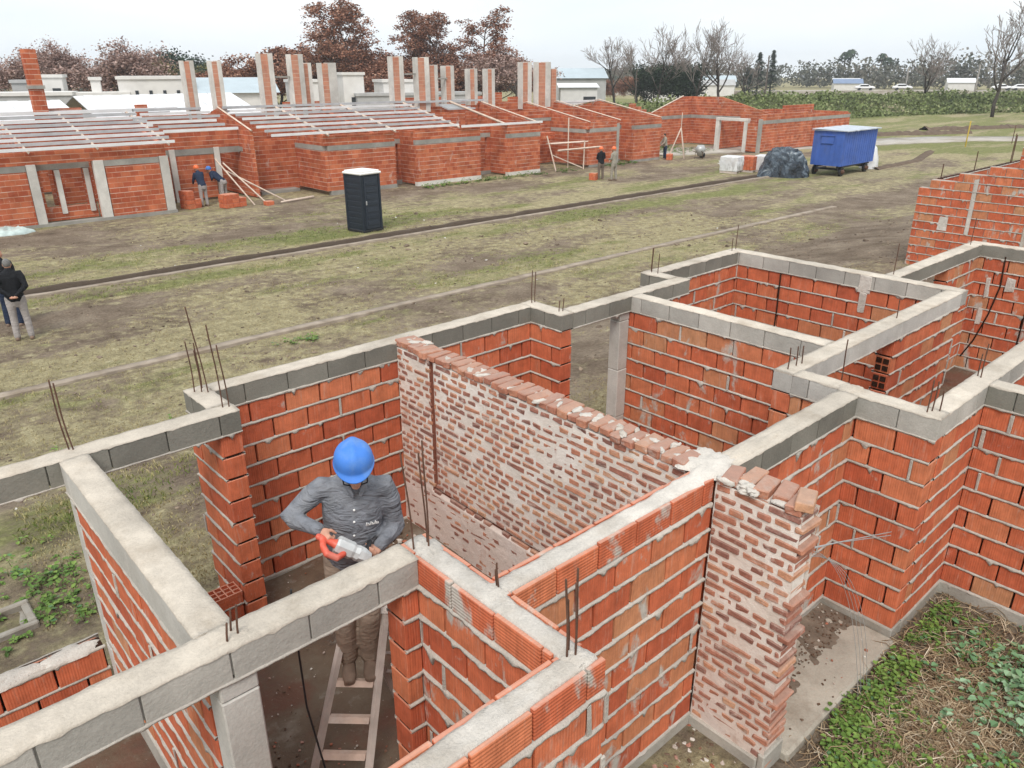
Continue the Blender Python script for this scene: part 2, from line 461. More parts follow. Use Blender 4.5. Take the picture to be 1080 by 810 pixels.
# partition with pale formed beam
beam('y',3.13,5.52,.82,1.0,HL,style='form',side=m_form,ragged=1.3,z0=1.86)
brick_wall('y',3.13,5.38,.83,.99,HL,ztop=1.86,tan=.12)
column(.825,.995,5.38,5.515,-.05,1.86,HL)
# front beam over the openings
beam('x',-2.6,1.97,2.95,3.13,HL,side=m_blockl,topm=m_top,ragged=1.35)
column(.835,1.02,2.955,3.125,-.05,1.91,HL)
brick_wall('x',1.852,1.965,2.955,3.125,HL,tan=.02)
brick_wall('y',1.925,3.128,1.97,2.15,HL,u=True,tan=.05,mat=m_brick_worn,amp=2.)
brick_wall('x',.55,2.148,1.745,1.92,HL,u=True,tan=.05,amp=1.8,mat=m_brick_worn)
brick_wall('x',2.152,3.92,2.37,2.55,HL,u=True,tan=.30,amp=1.7,mat=m_brick_worn)
def infill(ax,a0,a1,b0,b1,h):
    mb=MB(); topping(mb,ax,a0,a1,b0+.03,b1-.03,T-.004,mi=0,edge=.005,rough=.008,skirt=.05); AB(mb,ax,a0,a1,b0+.028,b1-.028,1.90,T-.03)
    return mb.build('concrete_infill',[m_topw],h)
infill('y',1.79,3.13,1.97,2.15,HL); infill('x',.55,2.125,1.745,1.92,HL); infill('x',2.12,3.92,2.37,2.55,HL)
splash(HL,2.055,1.85,T-.010,.07,.07,.016,seed=1.); splash(HL,2.1,2.45,T-.008,.09,.07,.012,seed=3.); splash(HL,2.06,3.0,T-.012,.08,.12,.022,m_topw,seed=7.)
splash(HL,.93,3.05,T-.006,.12,.08,.018,m_top,seed=4.)
def blob(mb,c,rx,ry,rz,mi):
    n,m=14,8; i0=len(mb.v); mb.ball(c,1,1,1,n,m,mi=mi); sd=rnd(0,99); a=rnd(0,3.1); ca,sa=math.cos(a),math.sin(a)
    for k in range(i0,len(mb.v)):
        d=V(mb.v[k])-V(c); q=1+.55*noise.noise(d*1.6+V((sd,0,0)))+.3*noise.noise(d*4+V((sd,9,0)))
        x,y=d.x*rx*q,d.y*ry*q; mb.v[k]=(c[0]+x*ca-y*sa,c[1]+x*sa+y*ca,c[2]+d.z*rz*q)
# ---- party wall of common bricks with a fin into the yard
m_chase=plain('cut_chase',(.20,.075,.05),.95,.05,.3,6.,.5)
def party(y0,y1,x0,x1,ztop,chase=False,name='party_wall',header=True,teeth=False):
    mb=MB(); row=.068; n=int(ztop/row)
    zt=ztop-(.062 if header else 0)
    k=0; z=zt
    cy=5.47
    while z>-.05:
        z0=z-row; a=y0-(.065 if k%2 else 0)-rnd(0,.01); bl=.116
        ye=y0+(rnd(-.035,.02) if teeth else 0)
        while a<y1:
            bl=.235 if rnd()<.16 else .116; q0,q1=max(a,ye),min(a+bl,y1)
            if q1-q0>.03:
                pc=[(q0,q1)]
                if chase and z0>.72:
                    c0,c1=cy-.024,cy+.024
                    pc=[]
                    for s0,s1 in ((q0,min(q1,c0)),(max(q0,c1),q1)):
                        if s1-s0>.02: pc.append((s0,s1))
                for s0,s1 in pc:
                    if rnd()>.05:
                        mb.box(x0-rnd(-.004,.0035),x1+rnd(-.004,.004),s0+(rnd(-.01,.006) if teeth and s0<y0+.03 else rnd(.003,.010)),s1-rnd(.003,.010),z0+rnd(.009,.014),z0+rnd(.054,.060),r=rnd(),c=.008,jit=.005)
            a+=bl+.013
        z=z0; k+=1
    # the mortar itself: a rough skin in which the bricks are set
    for side,xf in ((-1,x0),(1,x1)):
        NY=int((y1-y0)/.021); NZ=int(zt/.021); ids=[]
        for i in range(NY+1):
            y=y0+(y1-y0)*i/NY; rowi=[]
            for j in range(NZ+1):
                z=zt*j/NZ
                o=-.0075+.0042*noise.noise(V((y*7,z*9,xf)))+.0030*noise.noise(V((y*26,z*30,xf+4)))
                o+=.0065*ss(noise.noise(V((y*1.2,z*1.8,xf+9)))*2.4-.35)
                if z<.66: o+=(.0062+.003*ss((.7-z)*4))*(1 if chase else ss((.40-z)*3+.9*noise.noise(V((y*3,z*3,2))))*.8)
                if side<0 and chase:
                    if z>.70 and abs(y-cy)<.020: o=-.035
                    if .655<z<.69 and y<cy+.05: o=-.03
                rowi.append(mb.vert((xf+side*o,y,z)))
            ids.append(rowi)
        for i in range(NY):
            for j in range(NZ):
                yy=y0+(y1-y0)*(i+.5)/NY; zz=zt*(j+.5)/NZ
                dk=chase and side<0 and ((zz>.68 and abs(yy-cy)<.034) or (.65<zz<.70 and yy<cy+.05))
                mb.face([ids[i][j],ids[i+1][j],ids[i+1][j+1],ids[i][j+1]],None,2 if dk else 1,True)
    mb.box(x0+.04,x1-.04,y0+.012,y1,-.1,zt-.004,r=.3,mi=1)
    w=mb.build(name,[m_sbrick,m_pmort,m_chase],HL)
    if header:
        h=MB(); a=y0
        while a<y1-.05:
            d=rnd(-.03,.012); tl=Matrix.Translation((0,0,0))
            rot=Matrix.Translation((x0+.115,a+.05,ztop-.03))@Matrix.Rotation(rnd(-.07,.07),4,'Z')@Matrix.Rotation(rnd(-.05,.05),4,'Y')@Matrix.Rotation(rnd(-.06,.06),4,'X')
            h.box(-.115+d,.115+d,-.05,.05,-.031,.031+rnd(-.004,.005),r=rnd(.35,.95),c=.008,jit=.006,M=rot)
            if rnd()<.8:
                for q in range(random.choice((1,2,2))): blob(h,(x0+rnd(.02,.2),a+.112+rnd(-.03,.03),ztop-.012+rnd(-.01,.012)),rnd(.02,.07),rnd(.015,.04),rnd(.010,.022),1)
            a+=.1125
        h.box(x0+.02,x1-.02,y0,y1,zt-.01,ztop-.022,mi=1)
        h.build('header_course',[m_sbrick,m_topw],w)
    return w
pw=party(2.60,6.035,3.92,4.15,T+.012,chase=True)
# darker dust line and plastered corner stripe
fin=party(1.76,2.366,3.925,4.15,T-.03,name='party_wall_fin',header=False,teeth=True)
mb=MB()
for (y,xx,dx) in ((1.84,3.985,.0),(1.96,4.05,.03),(2.08,4.02,-.02),(2.20,4.07,.02),(2.30,3.99,0)):
    mb.box(-.11,.11,-.052,.052,-.03,.03,r=rnd(.4,.9),c=.007,jit=.006,M=Matrix.Translation((xx+.04,y,T-.005))@Matrix.Rotation(rnd(-.3,.3),4,'Z')@Matrix.Rotation(rnd(-.08,.08),4,'X'))
mb.box(-.11,.11,-.055,.055,-.03,.03,r=.99,c=.007,jit=.004,M=Matrix.Translation((4.03,1.80,T+.035))@Matrix.Rotation(.35,4,'Z'))
for _ in range(18): blob(mb,(rnd(3.94,4.13),rnd(1.86,2.34),T-.01+rnd(-.015,.02)),rnd(.03,.09),rnd(.03,.07),rnd(.012,.028),1)
mb.build('loose_bricks',[m_sbrick,m_topw],fin)
mb=MB(); mb.box(3.91,4.17,1.745,1.80,-.1,.16,c=.01); mb.box(3.905,3.95,1.80,2.366,-.1,.10,c=.01); mb.build('fin_footing',m_plinth,HL)
splash(HL,4.03,2.50,T-.004,.22,.16,.032,seed=11.); splash(HL,3.72,2.46,T-.006,.3,.085,.016,seed=12.); splash(HL,4.08,2.36,T-.02,.10,.1,.026,seed=15.); splash(HL,4.14,2.62,T-.012,.13,.12,.028,seed=17.)
for p,top,l in [((.92,5.66,T),2.62,(-.02,.03)),((.945,5.64,T),2.60,(-.03,.02)),((1.98,6.12,T),2.53,(0,.02)),((2.05,6.15,T),2.50,(0,0)),((2.02,6.08,T),2.46,(0,0)),((2.06,6.02,T),2.83,(-.05,.06)),((2.02,5.64,T),2.78,(-.02,.02)),((2.06,5.62,T),2.62,(-.02,.0)),((5.86,6.14,T),2.47,(0,0)),((5.90,6.13,T),2.45,(0,0)),((5.88,5.66,T),2.24,(0,0)),((5.84,5.68,T),2.22,(0,0)),
    ((2.12,2.46,T),2.25,(0,0)),((2.125,2.475,T),2.20,(0,0)),((2.02,1.87,T),2.52,(-.005,.01)),((2.05,1.85,T),2.50,(0,0)),((2.08,1.88,T),2.54,(.01,0)),((2.055,1.90,T),2.38,(0,0)),((2.07,2.99,T),2.76,(.0,.0)),((2.085,3.02,T),2.66,(.0,.03)),((2.01,3.035,T),2.68,(-.015,.055)),((.97,3.05,T),2.22,(0,0)),((.99,3.02,T),2.26,(0,.0)),((.93,3.0,T),2.20,(0,.0))]:
    rebar(p,top,HL,l)
# ---- right house
beam('x',5.93,8.08,5.55,5.73,HR); beam('y',5.73,6.21,7.90,8.08,HR); beam('x',8.08,9.93,6.03,6.21,HR)
brick_wall('x',8.09,9.93,6.03,6.21,HR,tan=.04,amp=1.8,mat=m_brick_worn); brick_wall('x',7.62,8.07,5.555,5.725,HR,tan=.04)
brick_wall('y',5.73,6.2,7.905,8.075,HR,tan=.04)
column(6.75,6.92,5.56,5.72,-.05,1.91,HR)
beam('y',3.15,5.55,6.92,7.10,HR,side=m_blockl); brick_wall('y',3.16,5.72,6.925,7.095,HR,tan=.14,mat=m_brick_worn)
beam('y',2.97,6.21,9.93,10.12,HR,side=m_blockl); brick_wall('y',3.15,6.20,9.94,10.11,HR,tan=.22)
mb=MB(); mb.box(9.922,9.936,4.05,4.20,1.86,2.08,c=.004,jit=.01); mb.build('mortar_patch',m_topw,HR); mb=MB(); mb.box(9.925,9.938,4.08,4.17,1.60,1.858,c=.004,jit=.01); mb.build('mortar_patch',m_topw,HR)
beam('x',5.98,9.93,2.97,3.15,HR,side=m_form,style='form'); brick_wall('x',8.15,9.93,2.975,3.145,HR,tan=.15,amp=2.); 
brick_wall('x',5.985,6.30,2.975,3.145,HR,tan=.2)
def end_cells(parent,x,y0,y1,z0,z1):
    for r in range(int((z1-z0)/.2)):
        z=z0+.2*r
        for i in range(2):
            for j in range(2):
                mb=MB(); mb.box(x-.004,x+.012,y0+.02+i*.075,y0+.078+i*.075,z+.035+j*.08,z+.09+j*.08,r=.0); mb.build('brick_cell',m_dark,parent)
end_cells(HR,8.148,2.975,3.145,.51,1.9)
# steel props in the opening of the inner wall
mb=MB(); mb.box(6.42,6.50,3.0,3.1,.05,1.90,c=.01); mb.build('door_post',m_block,HR)
mb=MB(); mb.box(6.64,6.69,3.02,3.09,.05,1.90,c=.01); mb.build('door_post',m_steel,HR)
beam('y',2.54,2.97,5.985,6.16,HR,side=m_form); brick_wall('y',2.55,2.97,5.99,6.155,HR,tan=.35)
beam('x',4.15,5.94,2.365,2.54,HR); brick_wall('x',4.15,5.94,2.37,2.535,HR,tan=.38,amp=1.5,mat=m_brick_worn)
beam('y',1.73,2.54,5.94,6.12,HR,side=m_blockl); brick_wall('y',1.74,2.53,5.945,6.115,HR,tan=.03)
beam('x',6.12,9.6,1.735,1.91,HR,side=m_blockl); brick_wall('x',6.12,9.6,1.74,1.905,HR,tan=.10)
beam('y',-3.2,1.735,6.98,7.16,HR,side=m_block); brick_wall('y',-3.2,1.74,6.985,7.155,HR,tan=.05,amp=1.5)
beam('x',10.12,13.1,3.80,3.98,HR,side=m_block,style='form'); brick_wall('x',10.12,13.1,3.805,3.975,HR,tan=.2,holes=[(10.6,11.9,.6,2.0)],mat=m_brick_worn)
beam('y',-3.0,3.98,13.1,13.28,HR,side=m_block,style='form'); brick_wall('y',-3.0,3.97,13.105,13.275,HR,tan=.25,mat=m_brick_worn)
splash(HR,4.45,2.45,T+.002,.35,.07,.012,m_top,seed=21.); splash(HR,6.05,2.48,T+.002,.1,.1,.015,m_top,seed=22.)
for p,top,l in [((6.02,1.86,T),2.36,(0,0)),((6.06,1.84,T),2.34,(.01,0)),((6.10,1.80,T),2.27,(0,0)),((7.10,1.84,T),2.40,(.01,0)),((7.12,1.87,T),2.3,(0,0)),((8.0,6.1,T),2.42,(0,0)),((8.04,6.14,T),2.40,(0,0)),((8.0,6.0,T),2.36,(0,0)),((9.9,6.12,T),2.28,(0,0)),((6.06,3.06,T),2.30,(0,0)),((6.2,3.06,T),2.28,(0,0)),((6.28,3.05,T),2.27,(0,0)),((6.35,2.7,T),2.4,(0,0)),((8.3,3.06,T),2.3,(0,0)),((10.05,6.15,T),2.45,(0,0)),((10.2,3.9,T),2.5,(0,0)),((12.9,3.9,T),2.5,(0,0))]:
    rebar(p,top,HR,l)
# chases cut for the conduits in the end room
def chase(pts,w=.012):
    mb=MB(); mb.limb(pts,[w]*len(pts),6); return mb.build('conduit_chase',m_dark,HR)
chase([(13.10,3.45,1.95),(13.10,3.43,1.5),(13.10,3.5,1.05),(13.10,3.62,.6),(13.10,3.75,.3)]); chase([(13.10,3.05,1.9),(13.10,3.02,1.3),(13.10,3.03,.5),(13.10,3.02,.2)]); chase([(13.10,3.02,1.5),(13.10,2.85,1.2),(13.10,2.7,.6)])
chase([(9.932,5.32,1.9),(9.932,5.31,1.3),(9.932,5.33,.7)],.010)
for a in ((13.098,3.3,1.55,.12,.2),(13.098,3.62,1.0,.07,.25),(13.098,3.6,1.45,.06,.3)):
    mb=MB(); x,y,z,w,h=a
    mb.box(x-.012,x+.01,y-w/2,y+w/2,z-h/2,z+h/2,c=.005,jit=.012); mb.build('mortar_patch',m_topw,HR)
# foundation slab of the porch, room floors
mb=MB(); mb.box(4.16,5.93,1.69,2.36,-.14,.05,c=.02); mb.build('porch_slab',conc('dusty_slab',(.40,.365,.305),.16,stain=(.20,.16,.12),stamt=.75,scale=2.),HR)
def floor(name,x0,x1,y0,y1,z,parent,mat):
    mb=MB(); n=int((x1-x0)/.06); m=int((y1-y0)/.06); ids=[]
    for i in range(n+1):
        ids.append([mb.vert((x0+(x1-x0)*i/n,y0+(y1-y0)*j/m,z+.02*fb(i*.06,j*.06,x0,1.6)+.006*fn(i*.06,j*.06,x0,12))) for j in range(m+1)])
    for i in range(n):
        for j in range(m): mb.face([ids[i][j],ids[i+1][j],ids[i+1][j+1],ids[i][j+1]],None,0,True)
    return mb.build(name,mat,parent)
def mud_floor():
    n=NT('damp_floor',.75,.3); p=n.pos()
    a=n.noise(p,1.7,6.,.65)
    c=n.ramp(a,[(.30,(.060,.043,.034)),(.48,(.115,.076,.050)),(.60,(.14,.105,.074)),(.74,(.25,.215,.175))])
    c=n.mix(n.mr(n.noise(p,5.,6.,.7),.58,.66,0.,.7),c,(.22,.19,.155))
    c=n.mix(n.mr(n.noise(n.mapv(p,(1,1,1),(4,6,1)),1.1,6.,.7),.50,.62,0.,.7),c,(.13,.052,.034))
    c=n.mix(n.mr(n.noise(p,38.,3.,.6),.68,.74,0.,.8),c,(.42,.37,.31))
    n.set('Base Color',c); n.set('Roughness',n.mr(a,.35,.6,.45,.9)); n.bump(n.noise(p,26.,6.,.7),.6,.02); return n.mat
m_mud=mud_floor()
def red_floor():
    n=NT('brick_dust_floor',.9,.1); p=n.pos()
    c=n.ramp(n.noise(p,3.,6.,.7),[(.3,(.13,.050,.032)),(.5,(.21,.075,.042)),(.68,(.30,.15,.10))])
    n.set('Base Color',c); n.bump(n.noise(p,24.,6.,.7),.6,.02); return n.mat
m_redfloor=red_floor()
floor('room_floor',1.0,3.92,3.13,6.04,.09,HL,m_mud); floor('room_floor',2.15,3.92,2.55,3.13,.09,HL,m_mud); floor('room_floor',1.0,1.97,1.92,3.13,.08,HL,m_mud)
floor('room_floor',-2.6,.82,3.0,5.5,.05,HL,m_mud); floor('room_floor',-2.6,1.97,.9,1.75,.06,HL,m_mud); floor('room_floor',-2.6,1.0,1.75,3.0,.055,HL,m_mud)
floor('room_floor',4.15,6.92,2.54,5.56,.09,HR,m_redfloor); floor('room_floor',7.1,9.93,3.15,6.03,.09,HR,m_redfloor); floor('room_floor',6.12,13.1,1.91,2.97,.09,HR,m_mud); floor('room_floor',10.12,13.1,2.97,3.8,.09,HR,m_mud); floor('room_floor',7.16,13.1,-3,1.73,.085,HR,m_mud)
under(HL); under(HR)
def dirt(x0,x1,y0,y1,z,h,seed,edge=.25):
    mb=MB(); n=int((x1-x0)/.025); m=int((y1-y0)/.025); ids=[]
    for i in range(n+1):
        row=[]
        for j in range(m+1):
            x=x0+(x1-x0)*i/n; y=y0+(y1-y0)*j/m
            q=min(1,(y-y0)/(y1-y0)/edge)-.42+.75*fb(x,y,seed,2.6,4)+.25*(1 if j==m else 0)
            row.append(mb.vert((x,y,z+h*max(-.5,min(1.,q))*(.7+.6*noise.noise(V((x*14,y*14,seed)))))))
        ids.append(row)
    for i in range(n):
        for j in range(m): mb.face([ids[i][j],ids[i+1][j],ids[i+1][j+1],ids[i][j+1]],None,0,True)
    return mb
dm=plain('loose_dark_soil',(.165,.13,.10),.95,.1,.35,7.,.9)
tag(dirt(4.17,5.92,1.80,2.36,.047,.022,3.,1.0).build('soil',dm),'dark crumbly soil and dead leaves over the back of the porch slab','soil',kind='stuff')
tag(dirt(2.9,3.9,1.95,2.36,-.03,.05,6.,.6).build('soil',dm),'dark crumbly soil against the foot of the block wall','soil',kind='stuff')
# rubble on the floors: nobody could count it
mb=MB()
def chip(x,y,z,s,r):
    mb.box(-s,s,-s*rnd(.5,1),s*rnd(.5,1),-s*.5,s*rnd(.3,.8),r=r,mi=0,c=s*.3,jit=s*.3,M=Matrix.Translation((x,y,z+s*.3))@Matrix.Rotation(rnd(0,6),4,'Z')@Matrix.Rotation(rnd(-.4,.4),4,'X'))
for _ in range(260): chip(1.5+random.gauss(0,.3),3.2+abs(random.gauss(0,.7)),.10,rnd(.003,.011),rnd(0,.9))
for _ in range(90): chip(rnd(2.0,3.9),rnd(4.6,6.0)+0,.105,rnd(.004,.012)*(1.9 if rnd()<.12 else 1),rnd())
for _ in range(60): chip(rnd(3.0,3.88),rnd(5.2,6.0),.105,rnd(.01,.04),rnd())
for _ in range(420): chip(rnd(4.18,5.9),min(2.34,2.04+abs(random.gauss(0,.2))),.055,rnd(.003,.011),rnd(0,.3) if rnd()<.9 else .8)
for _ in range(40): chip(rnd(4.2,5.8),rnd(1.72,2.3),.052,rnd(.004,.012),rnd())
for _ in range(160): chip(rnd(3.0,3.9),rnd(1.9,2.36),.0,rnd(.005,.02),rnd())
chip(4.72,2.03,.06,.038,.02)
def chip_mat():
    n=NT('rubble',.95,.1); c=n.ramp(n.attr('rnd'),[(0.,(.10,.06,.04)),(.35,(.16,.11,.08)),(.55,(.36,.11,.06)),(.8,(.45,.40,.35)),(1.,(.6,.57,.52))]); n.set('Base Color',c); return n.mat
tag(mb.build('rubble',chip_mat()),'chips of brick and mortar scattered on the room floors','rubble',kind='stuff')
# ============================================================ ground
def gz(x,y):
    b=G*ss((y-7.4)/6.4)
    if y<2.6 and x>3.9 and y>-6: b-=.02
    return b
def gzn(x,y):
    z=gz(x,y)+.035*fb(x,y,1.,.55,4)+.012*fn(x,y,3.,3.1)
    if x<41.5:
        q=abs(y-(23.35+.10*fn(x,0,8,.15)))
        z-=.30*ss((.30-q)/.10)
        if .2<y-23.35<.75: z+=.05*ss(1-abs(y-23.8)/.3)*(.6+fn(x,y,5,1.1))
    return z
def axis_steps(spec):
    out=[];
    for a,b,s in spec:
        n=max(1,round((b-a)/s)); out+= [a+(b-a)*i/n for i in range(n)]
    out.append(spec[-1][1]); return out
xs=axis_steps([(-640,-120,104),(-120,-20,20),(-20,-4,1),(-4,14,.16),(14,30,.33),(30,70,.8),(70,140,3.),(140,400,26),(400,640,120)])
ys=axis_steps([(-640,-120,104),(-120,-12,18),(-12,-3,1.2),(-3,9.5,.16),(9.5,22.9,.22),(22.9,24.2,.05),(24.2,40,.4),(40,80,2.),(80,160,8),(160,420,26),(420,640,110)])
PX=[(0.,0.)]
def veg(x,y):
    """0 bare earth .. 1 grass ; second value how green"""
    n1=fb(x*.22,y*.75,2.,.55,5); n2=fb(x,y,9.,.35,4); n3=fb(x*.2,y*.8,14.,.5,4)
    v=.55+.52*n1+.36*n2
    if y>6 and y<9.5: v-=.10
    # trampled earth beside the second house and along the wheel tracks
    v-=.85*math.exp(-(((x-19-(y-9)*.9)/9.)**2+((y-10.2)/2.6)**2))
    v-=.55*math.exp(-(((x-40)/12.)**2+((y-15.2)/1.5)**2))
    for yc,w,a in ((18.0,.5,.36),(20.6,.5,.30),(12.6,.5,.15),(27.6,1.2,.22),(31.2,1.3,.50)):
        v-=a*math.exp(-((y-yc-.5*fn(x,0,yc,.12))/w)**2)*(.6+.8*fn(x,y,4,.2))
    v+=.28*math.exp(-((y-16.6)/.9)**2)+.25*math.exp(-((y-25.2)/1.1)**2)+.25*math.exp(-((y-21.8)/.7)**2)
    if x>52: v+=.5*ss((x-52)/12)
    g=.36+.75*n3+.15*fn(x,y,6,.9)
    g+=.36*ss((x-58)/10)+.30*math.exp(-((y-25.6)/1.6)**2)+.25*math.exp(-((y-21.9)/1.0)**2)+.2*math.exp(-((y-14.9)/.8)**2)
    if x<2.2 and 5.8<y<8.4: g+=.35*ss(1.0-abs(y-7.1)); v+=.15*ss(1.2-abs(y-7.))
    if x>3.9 and y<2.5: v=.18+.3*n1; g=.3
    return max(0,min(1,v)),max(0,min(1,g))
mb=MB(); ids=[]; va=[]; ga=[]
for x in xs:
    row=[]
    for y in ys:
        near=-60<x<160 and -30<y<120
        z=gzn(x,y) if near else gz(x,y)
        row.append(mb.vert((x,y,z)))
        if near:
            v,g=veg(x,y)
            if x<41.5 and -.25<y-23.35-.1*fn(x,0,8,.15)<.42: v=-1.;
        else: v,g=.75,.55
        va.append(v); ga.append(g)
    ids.append(row)
for i in range(len(xs)-1):
    for j in range(len(ys)-1): mb.face([ids[i][j],ids[i+1][j],ids[i+1][j+1],ids[i][j+1]],None,0,True)
def ground_mat():
    n=NT('ground',.95,.1); p=n.pos()
    v=n.attr('veg'); g=n.attr('grn')
    f1=n.noise(p,3.2,8.,.68); f2=n.noise(n.mapv(p,(.5,1.4,1)),1.1,7.,.66); f3=n.noise(p,17.,6.,.7)
    soil=n.ramp(n.noise(p,.9,8.,.7),[(.3,(.122,.091,.066)),(.5,(.215,.167,.124)),(.7,(.325,.265,.20))])
    soil=mul(n,soil,gray(n,n.mr(f3,.3,.7,.6,1.3)))
    straw=n.ramp(f1,[(.3,(.245,.21,.125)),(.55,(.385,.335,.20)),(.72,(.50,.445,.285))])
    green=n.ramp(f1,[(.3,(.135,.150,.055)),(.55,(.235,.238,.10)),(.75,(.33,.32,.155))])
    gm=n.mr(n.math('ADD',g,n.mr(f2,.3,.7,-.28,.28)),.46,.78)
    veg_c=n.mix(gm,straw,green)
    veg_c=mul(n,veg_c,gray(n,n.mr(n.noise(n.mapv(p,(1,1.,1)),16.,7.,.8),.3,.7,.45,1.4)))
    soil=n.mix(n.mr(v,-.9,-.3,.85,0.),soil,(.085,.064,.050))
    vm=n.mr(n.math('ADD',v,n.math('ADD',n.mr(f2,.28,.72,-.22,.22),n.mr(f1,.28,.72,-.42,.42))),.24,.74)
    n.set('Base Color',n.mix(vm,soil,veg_c))
    n.bump(n.math('ADD',f3,n.math('MULTIPLY',n.noise(p,48.,5.,.75),.7)),.9,.05); return n.mat
go=mb.build('ground',ground_mat()); tag(go,kind='structure')
for nm,arr in (('veg',va),('grn',ga)):
    a=go.data.attributes.new(nm,'FLOAT','POINT'); a.data.foreach_set('value',arr)
def strip(name,pts,w,h,mat,z0=0.,ragged=.02,step=.25,kind='structure',dist=None):
    """a raised band following pts on the ground"""
    mb=MB(); rows=[]; d=0
    for (xa,ya),(xb,yb) in zip(pts[:-1],pts[1:]):
        L=math.hypot(xb-xa,yb-ya); n=max(2,int(L/step)); tx,ty=(xb-xa)/L,(yb-ya)/L
        for i in range(n):
            x=xa+(xb-xa)*i/n; y=ya+(yb-ya)*i/n
            e0=w/2*(1+ragged*8*fn(x,y,3,2.))+ragged*fn(x,y,7,9); e1=w/2*(1+ragged*8*fn(x,y,13,2.))+ragged*fn(x,y,17,9)
            zz=gz(x,y)+h*(1+.25*fn(x,y,21,1.3))
            rows.append([mb.vert((x-ty*s,y+tx*s,zz+dz)) for s,dz in ((-e0-.02,-h-.14),(-e0,0),(0,.008*fn(x,y,2,3)),(e1,0),(e1+.02,-h-.14))])
    for i in range(len(rows)-1):
        for k in range(4): mb.face([rows[i][k],rows[i][k+1],rows[i+1][k+1],rows[i+1][k]],None,0,k in(1,2))
    o=mb.build(name,mat); return tag(o,kind=kind)
m_kerb=plain('weathered_kerb',(.315,.265,.215),.95,.1,.3,3.,.6,dirt=(.20,.155,.11),dirtamt=.9)
strip('kerb',[(-14,15.75),(10,15.72),(24,15.62),(33,15.5)],.26,.045,m_kerb,ragged=.02)
strip('kerb',[(-14,22.92),(8,22.95),(24,22.88),(40.5,22.85)],.22,.05,m_kerb,ragged=.03)
def road_mat():
    n=NT('gravel_road',.9,.2); p=n.pos()
    c=n.ramp(n.noise(p,.6,7.,.68),[(.3,(.27,.235,.19)),(.55,(.40,.365,.32)),(.72,(.50,.47,.44))]); n.set('Base Color',c)
    n.set('Roughness',n.mr(n.noise(p,.25,4.),.45,.6,.9,.35)); n.bump(n.noise(p,20.,5.),.5,.03); return n.mat
strip('road',[(45.5,36.),(58.,31.5),(66.5,28.8),(74,25.5),(78.5,21),(84.,10),(90,-14)],4.8,.05,road_mat(),ragged=.02,step=.8)
m_soil=plain('turned_soil',(.135,.10,.075),.95,.1,.3,2.5,.8)
def mound_strip(name,pts,w,h):
    mb=MB(); rows=[]
    for (xa,ya),(xb,yb) in zip(pts[:-1],pts[1:]):
        L=math.hypot(xb-xa,yb-ya); n=max(3,int(L/.18)); tx,ty=(xb-xa)/L,(yb-ya)/L
        for i in range(n+1):
            x=xa+(xb-xa)*i/n; y=ya+(yb-ya)*i/n; row=[]
            for k in range(7):
                s=(k-3)/3; hh=h*max(0,(1-s*s))*(.7+.9*abs(fn(x,y+s*2,4,1.1)))+.03*fn(x,y+s,9,5)
                row.append(mb.vert((x-ty*s*w/2,y+tx*s*w/2,gz(x,y)+hh-.02-(.1 if k in(0,6) else 0))))
            rows.append(row)
    for i in range(len(rows)-1):
        for k in range(6): mb.face([rows[i][k],rows[i][k+1],rows[i+1][k+1],rows[i+1][k]],None,0,True)
    return tag(mb.build(name,m_soil),kind='structure')
mound_strip('earth_bank',[(47.5,20.4),(54,20.6),(61,22.4)],.8,.14)
mound_strip('earth_bank',[(70,33.5),(77,29.5),(82,27.2)],1.5,.35); mound_strip('earth_bank',[(83,31.5),(92,27.),(98,23.)],1.5,.35)
# ------------------------------------------------------------ grass, weeds, straw (nobody could count them)
def leafmat(name,stops,rough=.75,sub=.0):
    n=NT(name,rough,.25); c=n.ramp(n.attr('rnd'),stops)
    c=mul(n,c,gray(n,n.mr(n.noise(n.pos(),7.,3.),.3,.7,.8,1.2))); n.set('Base Color',c)
    return n.mat
m_grass=leafmat('grass_blades',[(0.,(.34,.285,.16)),(.35,(.43,.365,.21)),(.55,(.30,.285,.12)),(.75,(.19,.215,.065)),(1.,(.10,.155,.04))])
mb=MB()
YAW=R(47.9)
def blade(mb,x,y,h,r,w=.006,z=None):
    a=rnd(0,2*PI); dx,dy=math.cos(a)*w,math.sin(a)*w; z=gzn(x,y) if z is None else z
    lx,ly=rnd(-.7,.7)*h,rnd(-.7,.7)*h
    i=[mb.vert((x-dx,y-dy,z-.01),r),mb.vert((x+dx,y+dy,z-.01),r),mb.vert((x+lx*.4+dx*.7,y+ly*.4+dy*.7,z+h*.6),r),mb.vert((x+lx,y+ly,z+h*(.95-.3*rnd())),r)]
    mb.face(i)
cnt=0
while cnt<62000:
    d=6.8+27*rnd()**1.25; b=YAW+R(rnd(-37,37)); x,y=d*math.cos(b),d*math.sin(b)
    if y<6.3 or y>33 or (x>41 and y>22): cnt+=.02; continue
    v,g=veg(x,y); v+=.22*fn(x,y,30,3.1)+.18*fn(x,y,31,9.)
    if v<.40 or (x<41.5 and abs(y-23.35)<.42) or abs(y-15.72)<.13: cnt+=.05; continue
    s=.7+d/22
    gg=g+.30*fn(x,y,33,1.3)
    for _ in range(3):
        xx,yy=x+random.gauss(0,.05),y+random.gauss(0,.05)
        r=min(1,max(0,gg-.12+rnd(-.22,.22))); blade(mb,xx,yy,rnd(.018,.06)*(.8+.5*(g>.6)),r,.0045*s*rnd(.7,1.5))
        cnt+=1
tag(mb.build('grass',m_grass),'short dry and green grass over the site','grass',kind='stuff')
